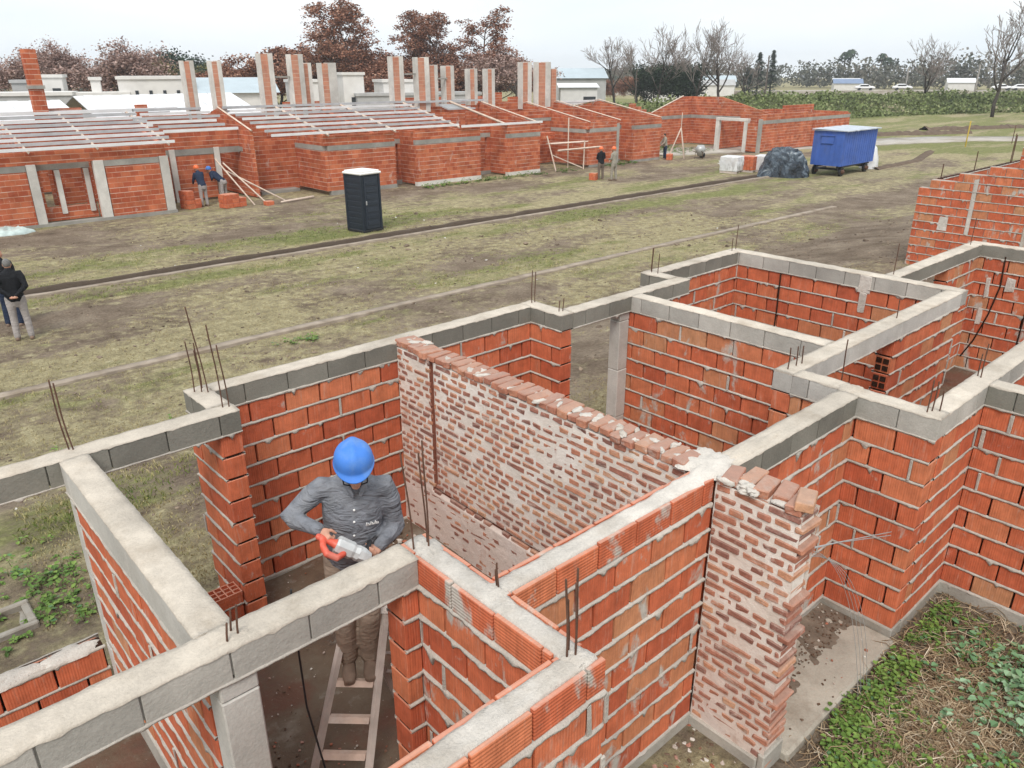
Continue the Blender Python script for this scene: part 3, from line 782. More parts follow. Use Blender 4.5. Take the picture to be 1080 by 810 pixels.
# leafy weeds: bright low ones along the slab, blue-green round leaved ones in the yard corner
m_weed=leafmat('weed_leaves',[(0.,(.065,.125,.028)),(.3,(.115,.20,.040)),(.5,(.185,.27,.062)),(.52,(.085,.175,.075)),(.8,(.155,.275,.14)),(1.,(.27,.39,.25))],.6)
def leaf(mb,p,L,W,az,tilt,r,cup=.15):
    t=V((math.cos(az)*math.cos(tilt),math.sin(az)*math.cos(tilt),math.sin(tilt))); s=V((-math.sin(az),math.cos(az),0)); n=t.cross(s)*-1
    n=s.cross(t)*-1
    if n.z<0:n=-n
    p=V(p); c=[]
    for (a,b) in ((0,0),(.3,.42),(.65,.5),(1,.0),(.65,-.5),(.3,-.42)):
        q=p+t*(a*L)+s*(b*W)+n*(abs(b)*W*cup*2-a*a*L*.18); c.append(mb.vert(q,r))
    m0=c[0];m3=c[3]
    mb.face([c[0],c[1],c[2],c[3]],None,0,False); mb.face([c[0],c[3],c[4],c[5]],None,0,False)
def weed(mb,x,y,h,n,L,r0,r1,z=None):
    z=gzn(x,y) if z is None else z; r=rnd(r0,r1)
    for k in range(n):
        a=rnd(0,2*PI); q=rnd(.15,1); hh=h*q; d=rnd(.0,1)*h*.75
        l=L*rnd(.4,1.35); leaf(mb,(x+math.cos(a)*d,y+math.sin(a)*d,z+hh),l,l*rnd(.6,.95),a+rnd(-1,1),rnd(-.4,.6),min(1,max(0,r+rnd(-.12,.12))))
    for k in range(2):
        a=rnd(0,6.28); mb.limb([(x,y,z-.02),(x+math.cos(a)*h*.3,y+math.sin(a)*h*.3,z+h*.8)],[.004,.002],3,r=r*.4,cap=False)
mb=MB()
# low bright weeds by the slab edge and in the shade of the wall foot
for _ in range(115):
    x=4.05+1.75*rnd()**.9; y=1.62-abs(random.gauss(0,.16))-max(0,(4.7-x))*.25
    weed(mb,x,y,rnd(.05,.14),14,.040,.18,.46)
for _ in range(26): weed(mb,4.6+random.gauss(0,.28),1.22+random.gauss(0,.14),rnd(.05,.13),13,.038,.2,.48)
for _ in range(26): weed(mb,rnd(4.2,5.3),.9+random.gauss(0,.18)-(0),rnd(.05,.12),12,.036,.2,.5)
for _ in range(45): weed(mb,6.02+rnd(0,.8),1.62-abs(random.gauss(0,.1)),rnd(.03,.1),9,.034,.1,.45)
for _ in range(16): weed(mb,rnd(5.6,6.6),rnd(1.05,1.5),rnd(.03,.09),8,.034,.15,.48)
# rounder blue-green plants
for _ in range(64):
    x=5.9+random.gauss(0,.40); y=.66+random.gauss(0,.20)-(x-5.75)*(-.12)
    weed(mb,x,y,rnd(.06,.20),12,.054,.56,.98)
for _ in range(24): weed(mb,6.45+random.gauss(0,.24),.78+random.gauss(0,.2),rnd(.05,.18),11,.055,.56,.9)
for _ in range(26): weed(mb,rnd(5.0,6.7),rnd(.75,1.45),rnd(.03,.08),5,.06,.55,.95)
for _ in range(170): weed(mb,rnd(4.5,7.0),min(1.62,rnd(.2,1.7)),rnd(.02,.07),7,.034,.15,.7)
tag(mb.build('yard_weeds',m_weed),'leafy green weeds growing along the porch slab and in the yard','weeds',kind='stuff')
mb=MB()
for _ in range(75):
    x=.85+random.gauss(0,.33); y=7.2+random.gauss(0,.33)
    weed(mb,x,y,rnd(.03,.12),10,.045,.1,.48)
for _ in range(50): weed(mb,.35+random.gauss(0,.35),8.0+random.gauss(0,.25),rnd(.03,.09),9,.04,.15,.5)
for cx,cy,nn in ((4.05,12.2,26),(7.3,14.9,14),(2.2,12.0,10)):
    for _ in range(nn): weed(mb,cx+random.gauss(0,.22),cy+random.gauss(0,.16),rnd(.04,.12),9,.06,.2,.5)
for _ in range(300):
    x=rnd(19,44); y=32.6-abs(random.gauss(0,.35)); 
    if fn(x,0,40,.3)>-.05: weed(mb,x,y,rnd(.06,.25),7,.10,.0,.48)
for _ in range(200): weed(mb,rnd(46,50.5),rnd(33.5,38)-.0,rnd(.05,.2),6,.10,.1,.48)
tag(mb.build('field_weeds',m_weed),'low green weeds in the grass and along the far house footings','weeds',kind='stuff')
m_straw=leafmat('dry_straw',[(0.,(.21,.135,.08)),(.4,(.36,.255,.155)),(.8,(.52,.41,.27)),(1.,(.68,.59,.45))],.85)
mb=MB()
for _ in range(3300):
    x=rnd(4.3,7.0); y=min(1.66,rnd(.15,1.72)); 
    if _<2100: x=5.35+random.gauss(0,.45); y=min(1.55,1.02+random.gauss(0,.26))
    z=gzn(x,y); L=rnd(.07,.38); a=rnd(0,6.28); k=rnd(-2.5,2.5); pts=[]
    h=rnd(.005,.05)
    for i in range(5):
        q=i/4; pts.append((x+math.cos(a+k*q)*L*q,y+math.sin(a+k*q)*L*q,z+.012+h*1.6*math.sin(q*PI)*rnd(.6,1.2)))
    mb.limb(pts,[rnd(.0014,.0042)]*5,3,r=rnd(),cap=False)
for _ in range(800):
    x=rnd(4.3,7.0); y=rnd(.2,1.7); blade(mb,x,y,rnd(.02,.09),rnd(0,.8),.004)
tag(mb.build('dry_straw',m_straw),'tangled dry straw on the yard soil','straw',kind='stuff')
# clods, dead leaves and litter over the bare ground
mb=MB(); k=0
while k<2300:
    d=6.8+26*rnd()**1.1; b=YAW+R(rnd(-37,37)); x,y=d*math.cos(b),d*math.sin(b)
    if y<6.3 or y>33 or (x>41 and y>22): k+=.02; continue
    if fn(x,y,50,.9)+.6*fn(x,y,51,.25)<-.05: k+=.05; continue
    s=rnd(.008,.022)*(1+d/30)*(2.2 if rnd()<.05 else 1); z=gzn(x,y); p=V((x,y,z+s*.2)); r=rnd(0,.8) if rnd()<.985 else 1.
    mb.box(-s,s,-s*.7,s*.7,-s*.5,s*rnd(.2,.6),r=r,c=s*.3,jit=s*.35,M=Matrix.Translation(p)@Matrix.Rotation(rnd(0,6),4,'Z')); k+=1
tag(mb.build('clods',leafmat('clods_and_litter',[(0.,(.11,.08,.06)),(.5,(.18,.14,.105)),(.8,(.27,.21,.155)),(.93,(.40,.33,.26)),(1.,(.62,.60,.57))],.95)),'clods of earth and bits of litter scattered over the open ground','clods',kind='stuff')
# ============================================================ camera and light
cam=bpy.data.cameras.new('camera'); co=bpy.data.objects.new('camera',cam); COL.objects.link(co); sc.camera=co
cam.sensor_width=36; cam.lens=808.1/1080*36; cam.clip_end=6000; cam.clip_start=.05
p,y,r=R(22.18),R(47.90),R(.18)
fwd=V((math.cos(p)*math.cos(y),math.cos(p)*math.sin(y),-math.sin(p))); rt=fwd.cross(V((0,0,1))).normalized(); dn=fwd.cross(rt)
r2=rt*math.cos(r)+dn*math.sin(r); d2=-rt*math.sin(r)+dn*math.cos(r)
co.matrix_world=Matrix(((r2.x,-d2.x,-fwd.x,0),(r2.y,-d2.y,-fwd.y,0),(r2.z,-d2.z,-fwd.z,4.55),(0,0,0,1)))
SAZ,SEL=R(222),R(52)        # direction towards the (veiled) sun: azimuth from +x, elevation
sun=bpy.data.lights.new('sun','SUN'); so=bpy.data.objects.new('sun',sun); COL.objects.link(so)
sun.energy=1.9; sun.angle=R(24); sun.color=(1.,.96,.90)
so.rotation_euler=V((math.cos(SAZ)*math.cos(SEL),math.sin(SAZ)*math.cos(SEL),math.sin(SEL))).to_track_quat('Z','Y').to_euler()
so.location=(0,0,40)
w=bpy.data.worlds.new('World'); sc.world=w; w.use_nodes=True; nt=w.node_tree
bg=nt.nodes['Background']; bg.inputs[1].default_value=.10
sky=nt.nodes.new('ShaderNodeTexSky'); sky.sky_type='NISHITA'; sky.sun_disc=False; sky.sun_elevation=SEL; sky.sun_rotation=PI/2-SAZ; sky.dust_density=4.; sky.ozone_density=1.
tc=nt.nodes.new('ShaderNodeTexCoord'); mp=nt.nodes.new('ShaderNodeMapping'); mp.inputs['Scale'].default_value=(1.2,1.2,4.5); nt.links.new(tc.outputs['Generated'],mp.inputs[0])
nz=nt.nodes.new('ShaderNodeTexNoise'); nz.inputs['Scale'].default_value=1.7; nz.inputs['Detail'].default_value=5; nt.links.new(mp.outputs[0],nz.inputs['Vector'])
rp=nt.nodes.new('ShaderNodeValToRGB'); rp.color_ramp.elements[0].position=.30; rp.color_ramp.elements[0].color=(7.0,7.75,8.35,1); rp.color_ramp.elements[1].position=.66; rp.color_ramp.elements[1].color=(8.6,8.75,8.8,1)
nt.links.new(nz.outputs[0],rp.inputs[0])
mx=nt.nodes.new('ShaderNodeMix'); mx.data_type='RGBA'; mx.inputs[0].default_value=.93
nt.links.new(sky.outputs[0],mx.inputs[6]); nt.links.new(rp.outputs[0],mx.inputs[7]); nt.links.new(mx.outputs[2],bg.inputs[0])
vs=sc.view_settings; vs.view_transform='Standard'; vs.look='None'; vs.exposure=.45; vs.gamma=1.; vs.use_curve_mapping=False
# ============================================================ people
def cloth(name,col,var=.16,folds=1.,rough=.9,wear=None):
    n=NT(name,rough,.12); p=n.obj()
    f=n.noise(n.mapv(p,(5,5,9)),1.6,5.,.55,1.2)
    c=mul(n,col,gray(n,n.mr(f,.25,.75,1-var,1+var)))
    if wear: c=n.mix(n.mr(n.noise(p,3.5,6.,.7),.50,.72,0.,.6),c,wear)
    n.set('Base Color',c)
    h=n.math('ADD',n.math('MULTIPLY',n.noise(n.mapv(p,(3,3,7)),2.4,3.,.5,1.8),1.),n.math('MULTIPLY',n.noise(p,160.,2.),.05))
    n.bump(h,.75*folds,.035); return n.mat
def skin_mat():
    n=NT('skin',.6,.35); p=n.obj()
    n.set('Base Color',mul(n,(.50,.265,.185),gray(n,n.mr(n.noise(p,22.,5.),.3,.7,.85,1.12)))); n.set('Subsurface Weight',.06); n.bump(n.noise(p,140.,4.),.25,.003); return n.mat
m_skin=skin_mat()
m_shirt=cloth('grey_work_shirt',(.185,.193,.215),.34,1.1,wear=(.235,.235,.24)); m_trous=cloth('dusty_trousers',(.29,.225,.175),.22,.55,wear=(.34,.29,.24)); m_boot=plain('worn_boot',(.20,.14,.105),.8,.2,.3,10.,.3)
m_black=cloth('black_jacket',(.018,.019,.022),.2); m_lgrey=cloth('pale_grey_trousers',(.36,.33,.32),.18,1.); m_navy=cloth('navy_cloth',(.030,.042,.075),.2); m_brownc=cloth('brown_trousers',(.17,.135,.11),.2); m_khaki=cloth('khaki_shirt',(.30,.275,.23),.18)
m_hair=plain('grey_hair',(.17,.165,.16),.8,.2,.3,40.,.5); m_dhair=plain('dark_hair',(.03,.025,.02),.8,.2,.3,40.,.5)
m_hatb=plain('blue_helmet_plastic',(.058,.195,.59),.62,.3,.12,9.,.05,dirt=(.20,.33,.55),dirtamt=.7); m_hato=plain('orange_helmet_plastic',(.75,.16,.05),.4,.45,.08,8.,.03)
m_white=plain('white_paint',(.78,.77,.75),.6,.3,.06,8.,.05)
m_dkplastic=plain('black_plastic',(.018,.018,.02),.5,.4,.1,9.,.05)
def vox(o,s,it=4):
    m=o.modifiers.new('r','REMESH'); m.mode='VOXEL'; m.voxel_size=s; m.use_smooth_shade=True
    q=o.modifiers.new('s','SMOOTH'); q.iterations=it; q.factor=.5
    return o
def lerp(a,b,t): return V(a)*(1-t)+V(b)*t
def person(loc,label,J,F,mats,hat=None,hatm=None,voxel=.014,group=None,bald=False,collar=False,hands=None,facedir=None,belly=0.,hairm=None):
    """J: joints in local metres (z up). F: horizontal facing vector. mats: shirt, trousers, shoes"""
    root=thing('person',label,'person',loc,0,group)
    F=V(F).normalized(); Z=V((0,0,1)); S=Z.cross(F)          # S = the person's left
    J={k:V(v) for k,v in J.items()}
    pel=(J['hipL']+J['hipR'])/2; sh=(J['shL']+J['shR'])/2; nk=J['neck']; hd=J['head']; FH=V(facedir or F).normalized()
    up=(sh-pel).normalized()
    def torso(mb,e,extra=0.):
        c=[pel-up*.07,pel+up*.02,lerp(pel,sh,.34)+F*(.012+belly),lerp(pel,sh,.66)+F*.018,lerp(pel,sh,.90),sh+up*.045,sh+up*.085]
        w=[.150,.172,.160+belly*.5,.180,.185,.135,.07]; d=[.105,.122,.116+belly,.128,.112,.082,.062]
        mb.limb(c,[(a+e,b+e) for a,b in zip(w,d)],16,side=S)
    # --- body: one continuous figure
    mb=MB(); torso(mb,-.012)
    mb.limb([sh-up*.02,nk,lerp(nk,hd,.55)],[.062,.056,.055],12)
    Rt=Matrix((FH.cross(Z).normalized()*-1,FH,FH.cross(FH.cross(Z)).normalized()*-1)).transposed()
    cx,cy,cz=Rt.col[0],Rt.col[1],Rt.col[2]
    if cz.z<0: Rt=Matrix((cx,cy,-cz)).transposed(); cz=-cz
    mb.ball(hd,.075,.097,.118,16,12,Rt)
    mb.limb([hd-cz*.07+cy*.035,hd-cz*.105+cy*.062],[.045,.030],10,side=cx)                 # jaw and chin
    mb.limb([hd+cy*.088+cz*.018,hd+cy*.108-cz*.018,hd+cy*.118-cz*.033],[.010,.014,.016],8,side=cx)  # nose
    for q in (1,-1):
        mb.ball(hd+cx*q*.078-cy*.005-cz*.01,.012,.022,.034,8,6,Rt)                          # ears
        mb.ball(hd+cx*q*.034+cy*.078+cz*.032,.026,.016,.010,8,6,Rt)                         # brow
        mb.ball(hd+cx*q*.042+cy*.062-cz*.030,.024,.022,.022,8,6,Rt)                         # cheeks
    mb.ball(hd+cy*.088-cz*.062,.024,.012,.007,8,6,Rt); mb.ball(hd+cy*.086-cz*.074,.021,.012,.008,8,6,Rt)
    for q in 'LR':
        s,e,w=J['sh'+q],J['el'+q],J['wr'+q]
        mb.limb([s,lerp(s,e,.5),e,lerp(e,w,.35),w],[.052,.046,.038,.038,.027],10)
        h,k,a=J['hip'+q],J['kn'+q],J['an'+q]
        mb.limb([h,lerp(h,k,.4),k,lerp(k,a,.35),a],[.082,.072,.054,.050,.036],12)
        t=J.get('toe'+q,a+F*.16+Z*-.05)
        mb.limb([a-Z*.02-F*.03,lerp(a,t,.5)-Z*.02,t],[(.030,.030),(.030,.020),(.024,.012)],8)
        hw=(w-e).normalized()
        hs=(hands or {}).get(q) or dict(d=hw,n=-S if q=='L' else S,curl=.45)
        d=V(hs['d']).normalized(); nn=V(hs['n']); nn=(nn-d*d.dot(nn)).normalized(); sd=d.cross(nn)*(1 if q=='R' else -1)   # sd: towards the thumb
        sd=sd*hs.get('flip',1)
        kn=w+d*.085
        mb.limb([w,w+d*.03,kn],[(.026,.018),(.036,.017),(.040,.014)],10,side=sd)
        for i,(o,L) in enumerate(((.030,.075),(.010,.084),(-.011,.078),(-.030,.060))):
            b=kn+sd*o-d*.008; c=hs['curl']*(1+.06*i)
            d1=d*math.cos(c)+nn*math.sin(c); d2=d*math.cos(c*2.1)+nn*math.sin(c*2.1); d3=d*math.cos(c*2.9)+nn*math.sin(c*2.9)
            p1=b+d1*L*.45; p2=p1+d2*L*.32; p3=p2+d3*L*.23
            mb.limb([b,p1,p2,p3],[.0098,.0092,.0085,.0072],7)
        b=w+d*.028+sd*.028; td=(d*.6+sd*.55+nn*.55).normalized(); t2=(d*.65+sd*.05+nn*.75).normalized()
        mb.limb([b,b+td*.042,b+td*.042+t2*.034],[.014,.0115,.0085],7)
    body=vox(mb.build('body',m_skin,root,True),min(voxel,.0075) if voxel<.012 else voxel,2)
    # --- clothes
    mb=MB(); torso(mb,.014)
    for q in 'LR':
        s,e,w=J['sh'+q],J['el'+q],J['wr'+q]
        mb.limb([lerp(sh,s,.35)-up*.02,s,lerp(s,e,.3),lerp(s,e,.7),e,lerp(e,w,.22),lerp(e,w,.55),lerp(e,w,.93)],[.075,.074,.071,.060,.058,.059,.049,.041],12,rough=.05)
        mb.limb([lerp(e,w,.90),lerp(e,w,1.0)],[.043,.042],12)
    if collar:
        for q in (1,-1): mb.limb([nk-F*.05+Z*.0,nk+S*q*.062-Z*.005,nk+S*q*.045+F*.07-Z*.035,nk+F*.105+S*q*.022-Z*.085],[(.030,.010),(.034,.011),(.034,.011),(.022,.010)],8,side=Z)
    shirt=vox(mb.build('jacket' if not collar else 'shirt',mats[0],root,True),voxel,4)
    mb=MB()
    mb.limb([pel-up*.10,pel,pel+up*.07],[(.155,.115),(.180,.130),(.165,.122)],16,side=S)
    for q in 'LR':
        h,k,a=J['hip'+q],J['kn'+q],J['an'+q]
        mb.limb([h+Z*.03,lerp(h,k,.25),lerp(h,k,.6),k,lerp(k,a,.3),lerp(k,a,.7),a-Z*.01],[.098,.100,.084,.074,.072,.068,.066],12,rough=.05)
    vox(mb.build('trousers',mats[1],root,True),voxel,3)
    for q in 'LR':
        a=J['an'+q]; t=J.get('toe'+q,a+F*.16+Z*-.05); D=(t-a); D.z=0; D=D.normalized() if D.length>.02 else F
        mb=MB(); b=a-Z*.055
        mb.limb([a+Z*.07,a-Z*.02],[.056,.053],10)
        mb.limb([b-D*.055,b+D*.05,b+D*.14,b+D*.185],[(.040,.038),(.046,.040),(.050,.034),(.040,.024)],10,side=Z.cross(D))
        mb.limb([b-D*.06-Z*.03,b+D*.19-Z*.03],[(.044,.014),(.046,.012)],10,side=Z.cross(D))
        vox(mb.build('shoe',mats[2],root,True),voxel*.8,2)
    if hat:
        mb=MB(); rows=[]; n=40; hc=hd+cz*.052-cy*.010
        prof=[(1.0,-.012),(1.0,.0),(.985,.028),(.93,.058),(.80,.086),(.58,.106),(.30,.116),(.08,.119)]
        for j,(q,z) in enumerate(prof):
            row=[]
            for k in range(n):
                a=2*PI*k/n; ca,sa=math.cos(a),math.sin(a)      # a=pi/2 is the front
                rx,ry=.114*q,.123*q
                zz=z*.93
                if abs(ca)*rx<.034 and j>1: zz+=.014*(1-(abs(ca)*rx/.034)**2)   # crown ridge
                row.append(mb.vert(hc+cx*(rx*ca)+cy*(ry*sa)+cz*zz))
            rows.append(row)
        brim=[]
        for k in range(n):
            a=2*PI*k/n; ca,sa=math.cos(a),math.sin(a); f=max(0,sa)**1.5
            brim.append(mb.vert(hc+cx*((.122+.008*f)*ca)+cy*((.131+.036*f)*sa)+cz*(-.020-.014*f)))
        for k in range(n):
            k2=(k+1)%n
            for j in range(len(rows)-1): mb.face([rows[j][k],rows[j][k2],rows[j+1][k2],rows[j+1][k]],None,0,True)
            mb.face([brim[k],brim[k2],rows[0][k2],rows[0][k]],None,0,True)
        mb.face(rows[-1],None,0,True)
        ho=mb.build('hard_hat',hatm,root); so_=ho.modifiers.new('t','SOLIDIFY'); so_.thickness=.004; ho.modifiers.new('b','SUBSURF').render_levels=1
        mb=MB(); mb.limb([hd+cx*.078-cz*.0+cy*.02,hd+cx*.07+cy*.05-cz*.10,hd-cz*.125+cy*.055,hd-cx*.07+cy*.05-cz*.10,hd-cx*.078+cy*.02],[.005]*5,5); mb.build('chin_strap',m_dkplastic,root)
    elif not bald:
        mb=MB(); mb.ball(hd-cy*.014+cz*.022,.082,.098,.104,14,10,Rt); mb.build('hair',hairm or m_hair,root)
    return root,dict(hd=hd,cx=cx,cy=cy,cz=cz,S=S,F=F)
# --- the worker in the foreground, standing on the stepladder, tying down his grinder
O=V((2.05,3.83,.735))
def L(x,y,z): return (x-O.x,y-O.y,z-O.z)
Fw=V((-.50,-.866,0))
Jw=dict(head=L(2.030,3.665,2.355),neck=L(2.085,3.765,2.225),shR=L(1.915,3.905,2.150),shL=L(2.262,3.705,2.120),
 elR=L(1.715,3.975,1.990),wrR=L(1.775,3.70,2.005),elL=L(2.318,3.700,1.800),wrL=L(2.105,3.575,1.800),
 hipR=L(1.995,3.925,1.590),hipL=L(2.165,3.825,1.570),knR=L(1.945,3.83,1.175),knL=L(2.085,3.745,1.165),anR=L(1.965,3.865,.825),anL=L(2.085,3.79,.825))
hw={'R':dict(d=(.05,-.8,-.45),n=(.75,.25,-.55),curl=.95),'L':dict(d=(-.85,-.30,-.12),n=(.05,-.35,.9),curl=.75,flip=-1)}
W,fr=person(O,'man in a blue hard hat and dark grey shirt on a stepladder, holding a grinder',Jw,Fw,(m_shirt,m_trous,m_boot),True,m_hatb,voxel=.010,collar=True,hands=hw,facedir=(Fw.x*.93,Fw.y*.93,-.36),belly=.015)
# buttons, pocket patch and glasses
def onchest(u,v,out=.0):   # u to his left, v upward from the pelvis
    pel=V(L(2.08,3.875,1.58)); sh=V(L(2.09,3.805,2.135)); up=(sh-pel).normalized(); nrm=fr['S'].cross(up)*-1
    if nrm.dot(Fw)<0: nrm=-nrm
    return pel+up*v+fr['S']*u+nrm*out
mb=MB()
for v,o in ((.10,.150),(.20,.160),(.30,.163),(.40,.156),(.48,.142)):
    mb.ball(onchest(0,v,o),.008,.008,.008,8,6)
mb.build('shirt_buttons',m_white,W)
mb=MB()
for i in range(9): mb.limb([onchest(.075+.009*i,.355,.150-.0016*i),onchest(.078+.009*i,.378-.007*(i%3),.150-.0018*i)],[.0030,.0030],5)
mb.build('shirt_emblem',m_white,W)
mb=MB(); hd,cx,cy,cz=fr['hd'],fr['cx'],fr['cy'],fr['cz']
for q in (1,-1):
    mb.limb([hd+cx*q*.012+cy*.104+cz*.012,hd+cx*q*.055+cy*.094+cz*.012,hd+cx*q*.078+cy*.05+cz*.012,hd+cx*q*.080-cy*.01+cz*.012],[(.015,.003),(.016,.003),(.007,.003),(.003,.003)],6,side=cz)
mb.build('safety_glasses',m_dkplastic,W)
# ------------------------------------------------------------ angle grinder, held in both hands
gA=V((1.765,3.640,1.975)); gB=V((2.000,3.470,1.800))
gd=(gB-gA).normalized(); gs=V((.55,.75,.30)); gs=(gs-gd*gs.dot(gd)).normalized(); gn=gd.cross(gs)
gr=thing('angle_grinder','red and silver angle grinder held in both hands of the worker','angle grinder',gA)
m_red=plain('red_tool_plastic',(.62,.095,.055),.45,.4,.1,9.,.05,dirt=(.6,.4,.33),dirtamt=.5); m_silver=plain('dusty_aluminium',(.55,.56,.56),.5,.5,.18,12.,.1,metal=.2,dirt=(.55,.50,.45),dirtamt=.4)
mb=MB()
mb.limb([gd*-.03,gd*.03,gd*.07,gd*.10],[(.022,.020),(.021,.019),(.026,.025),(.040,.036)],12,side=gs)
mb.limb([gd*.0-gs*.0,gd*.015-gs*.055,gd*.05-gs*.095,gd*.115-gs*.095,gd*.145-gs*.05,gd*.14],[.020,.021,.023,.023,.021,.018],10)
vox(mb.build('handle',m_red,gr,True),.006,2)
mb=MB(); sd2=(gs+gn).normalized()
mb.limb([gd*.085,gd*.10,gd*.19,gd*.205],[(.050,.048),(.056,.052),(.054,.050),(.046,.044)],8,side=sd2,cap=False,sm=False)
mb.limb([gd*.205,gd*.235],[(.044,.042),(.050,.046)],8,side=sd2,cap=False,sm=False); mb.limb([gd*.235,gd*.265,gd*.31],[(.048,.046),(.046,.044),(.030,.034)],6,side=sd2,cap=False,sm=False)
mb.build('motor_housing',m_silver,gr)
mb=MB()
for k in range(5): mb.limb([gd*(.115+.014*k)+gs*.03-gn*.030,gd*(.115+.014*k)-gs*.03-gn*.030],[.004,.004],4)
for k in range(4): mb.limb([gd*(.115+.016*k)+gs*.035+gn*.028,gd*(.115+.016*k)-gs*.035+gn*.028],[.004,.004],4)
mb.build('vent_slot',m_dkplastic,gr)
mb=MB(); c=gd*.285-gn*.035
mb.limb([c-gn*.004,c+gn*.004],[.050,.050],28,cap=False); mb.limb([c,c+gn*.02],[.016,.014],12); mb.build('cutting_disc',m_dkplastic,gr)
mb=MB(); mb.limb([gd*.275+gs*.02,gd*.28+gs*.05,gd*.285+gs*.12],[.010,.014,.016],10); mb.build('side_handle',m_dkplastic,gr)
# ------------------------------------------------------------ stepladder
m_wood=plain('old_grey_wood',(.50,.43,.385),.85,.15,.25,7.,.4,dirt=(.55,.50,.46),dirtamt=.6)
m_step=plain('dusty_wood_step',(.50,.37,.30),.9,.1,.25,9.,.4,dirt=(.60,.54,.49),dirtamt=.75)
u=V((.72,-.69,0)).normalized(); v=V((.69,.72,0)).normalized()
apex=V((2.10,3.80,1.17)); 
ld=thing('stepladder','old wooden stepladder spattered with cement under the worker','ladder',(2.0,3.7,.09))
LO=V((2.0,3.7,.09))
def bar(mb,a,b,w,d,side,r=.5):
    a=V(a)-LO;b=V(b)-LO; mb.limb([a,b],[(w/2,d/2)]*2,4,side=side,r=r,cap=False,sm=False)
f0=apex-u*.13; f1=apex+u*.13
b0=V((1.50,3.66,.095)); b1=b0+u*.36
for a,b in ((f0,b0-u*.02),(f1,b1)):
    mb=MB(); bar(mb,a,b,.055,.035,u); mb.build('rail',m_wood,ld)
r0=apex+v*.09-u*.12; r1=apex+v*.09+u*.12; q0=V((2.50,3.86,.095))-u*.16; q1=q0+u*.32
for a,b in ((r0,q0),(r1,q1)):
    mb=MB(); bar(mb,a,b,.05,.04,u); mb.build('rear_leg',m_wood,ld)
for t_ in (.40,.60,.80):
    a=lerp(f0,b0-u*.02,t_); b=lerp(f1,b1,t_); mb=MB(); bar(mb,a+u*.03,b-u*.03,.028,.085,(0,0,1)); mb.build('step',m_step,ld)
for t_ in (.3,.5,.7,.87):
    a=lerp(r0,q0,t_); b=lerp(r1,q1,t_); mb=MB(); bar(mb,a,b,.035,.025,(0,0,1)); mb.build('rung',m_wood,ld)
mb=MB(); bar(mb,apex-u*.06+v*.04+V((0,0,.0)),apex+u*.17+v*.04,.035,.13,(0,0,1)); mb.build('cap',m_wood,ld)
mb=MB(); mb.box(1.80,1.93,3.40,3.50,.50,.56); 
# cable of the grinder, hanging over the front beam, with its plug
mb=MB()
mb.limb([(1.32,3.145,2.11),(1.32,3.16,1.9),(1.335,3.18,1.3),(1.40,3.22,.85),(1.44,3.26,.62),(1.42,3.25,.35),(1.36,3.12,.12)],[.006]*7,6)
mb.limb([(1.42,3.25,.66),(1.45,3.27,.56)],[.03,.035],8); mb.limb([(1.46,3.24,.62),(1.50,3.27,.57)],[.022,.03],8)
tag(mb.build('power_cable',m_dkplastic),'black power cable with its plug hanging from the front ring beam','cable')
# ------------------------------------------------------------ the other people
def stand(arms='down',h=1.74,lean=0.,S=(0,1,0),F=(1,0,0),look=0.,step=.0):
    k=h/1.74; S=V(S);F=V(F); j={}
    def P(s,f,z): return S*(s*k)+F*((f+lean*max(0,z-.9))*k)+V((0,0,z*k*(1 if z<.9 else 1)-(.35*lean*lean*max(0,z-.9)*k)))
    for q,s in (('L',1),('R',-1)):
        j['hip'+q]=P(s*.095,0,.90); j['kn'+q]=P(s*.115,.02+step*s,.49); j['an'+q]=P(s*.13,step*s*1.6,.085)
        j['sh'+q]=P(s*.185,0,1.42)
        if arms=='down': j['el'+q]=P(s*.235,-.03,1.14); j['wr'+q]=P(s*.235,.05,.90)
        elif arms=='back': j['el'+q]=P(s*.255,-.12,1.17); j['wr'+q]=P(s*.05,-.185,1.0)
        elif arms=='front': j['el'+q]=P(s*.24,.03,1.15); j['wr'+q]=P(s*.13,.26,1.12)
        elif arms=='reach': j['el'+q]=P(s*.23,.20,1.12); j['wr'+q]=P(s*.17,.40,.98)
        elif arms=='hip': j['el'+q]=P(s*.30,-.05,1.14); j['wr'+q]=P(s*.17,.10,1.02)
    j['neck']=P(0,.01,1.50); j['head']=P(0,.04+look,1.62)
    return j
def FS(deg): a=R(deg); F=V((math.cos(a),math.sin(a),0)); return dict(F=F,S=V((0,0,1)).cross(F))
def add_person(x,y,deg,label,mats,arms='down',h=1.74,lean=0.,z=None,step=0.,**k):
    q=FS(deg); j=stand(arms,h,lean,q['S'],q['F'],step=step)
    return person((x,y,gz(x,y)+.0 if z is None else z),label,j,q['F'],mats,voxel=k.pop('voxel',.02),**k)
add_person(2.80,19.15,75,'grey haired man in a black jacket and pale trousers with both hands clasped behind him',(m_black,m_lgrey,m_boot),'back',1.80,0.,hands=None,hairm=m_hair,voxel=.014)
add_person(2.86,20.42,60,'bald man in dark clothes half hidden behind the grey haired man',(m_black,m_navy,m_boot),'down',1.80,0.,bald=True,voxel=.014)
gw='labourers along the far row of houses'
add_person(12.95,34.45,100,'labourer in an orange helmet and blue jacket bending over bricks between two concrete posts',(m_navy,m_lgrey,m_boot),'reach',1.72,.35,hat=True,hatm=m_hato,group=gw)
add_person(14.25,35.35,120,'labourer doubled over beside the leaning poles with only his back showing',(m_navy,m_lgrey,m_boot),'reach',1.68,.95,hat=True,hatm=m_hatb,group=gw)
add_person(32.35,28.55,70,'labourer in a black jacket and orange helmet beside the red brick on the grass',(m_black,m_brownc,m_boot),'front',1.66,.05,hat=True,hatm=m_hato,group=gw)
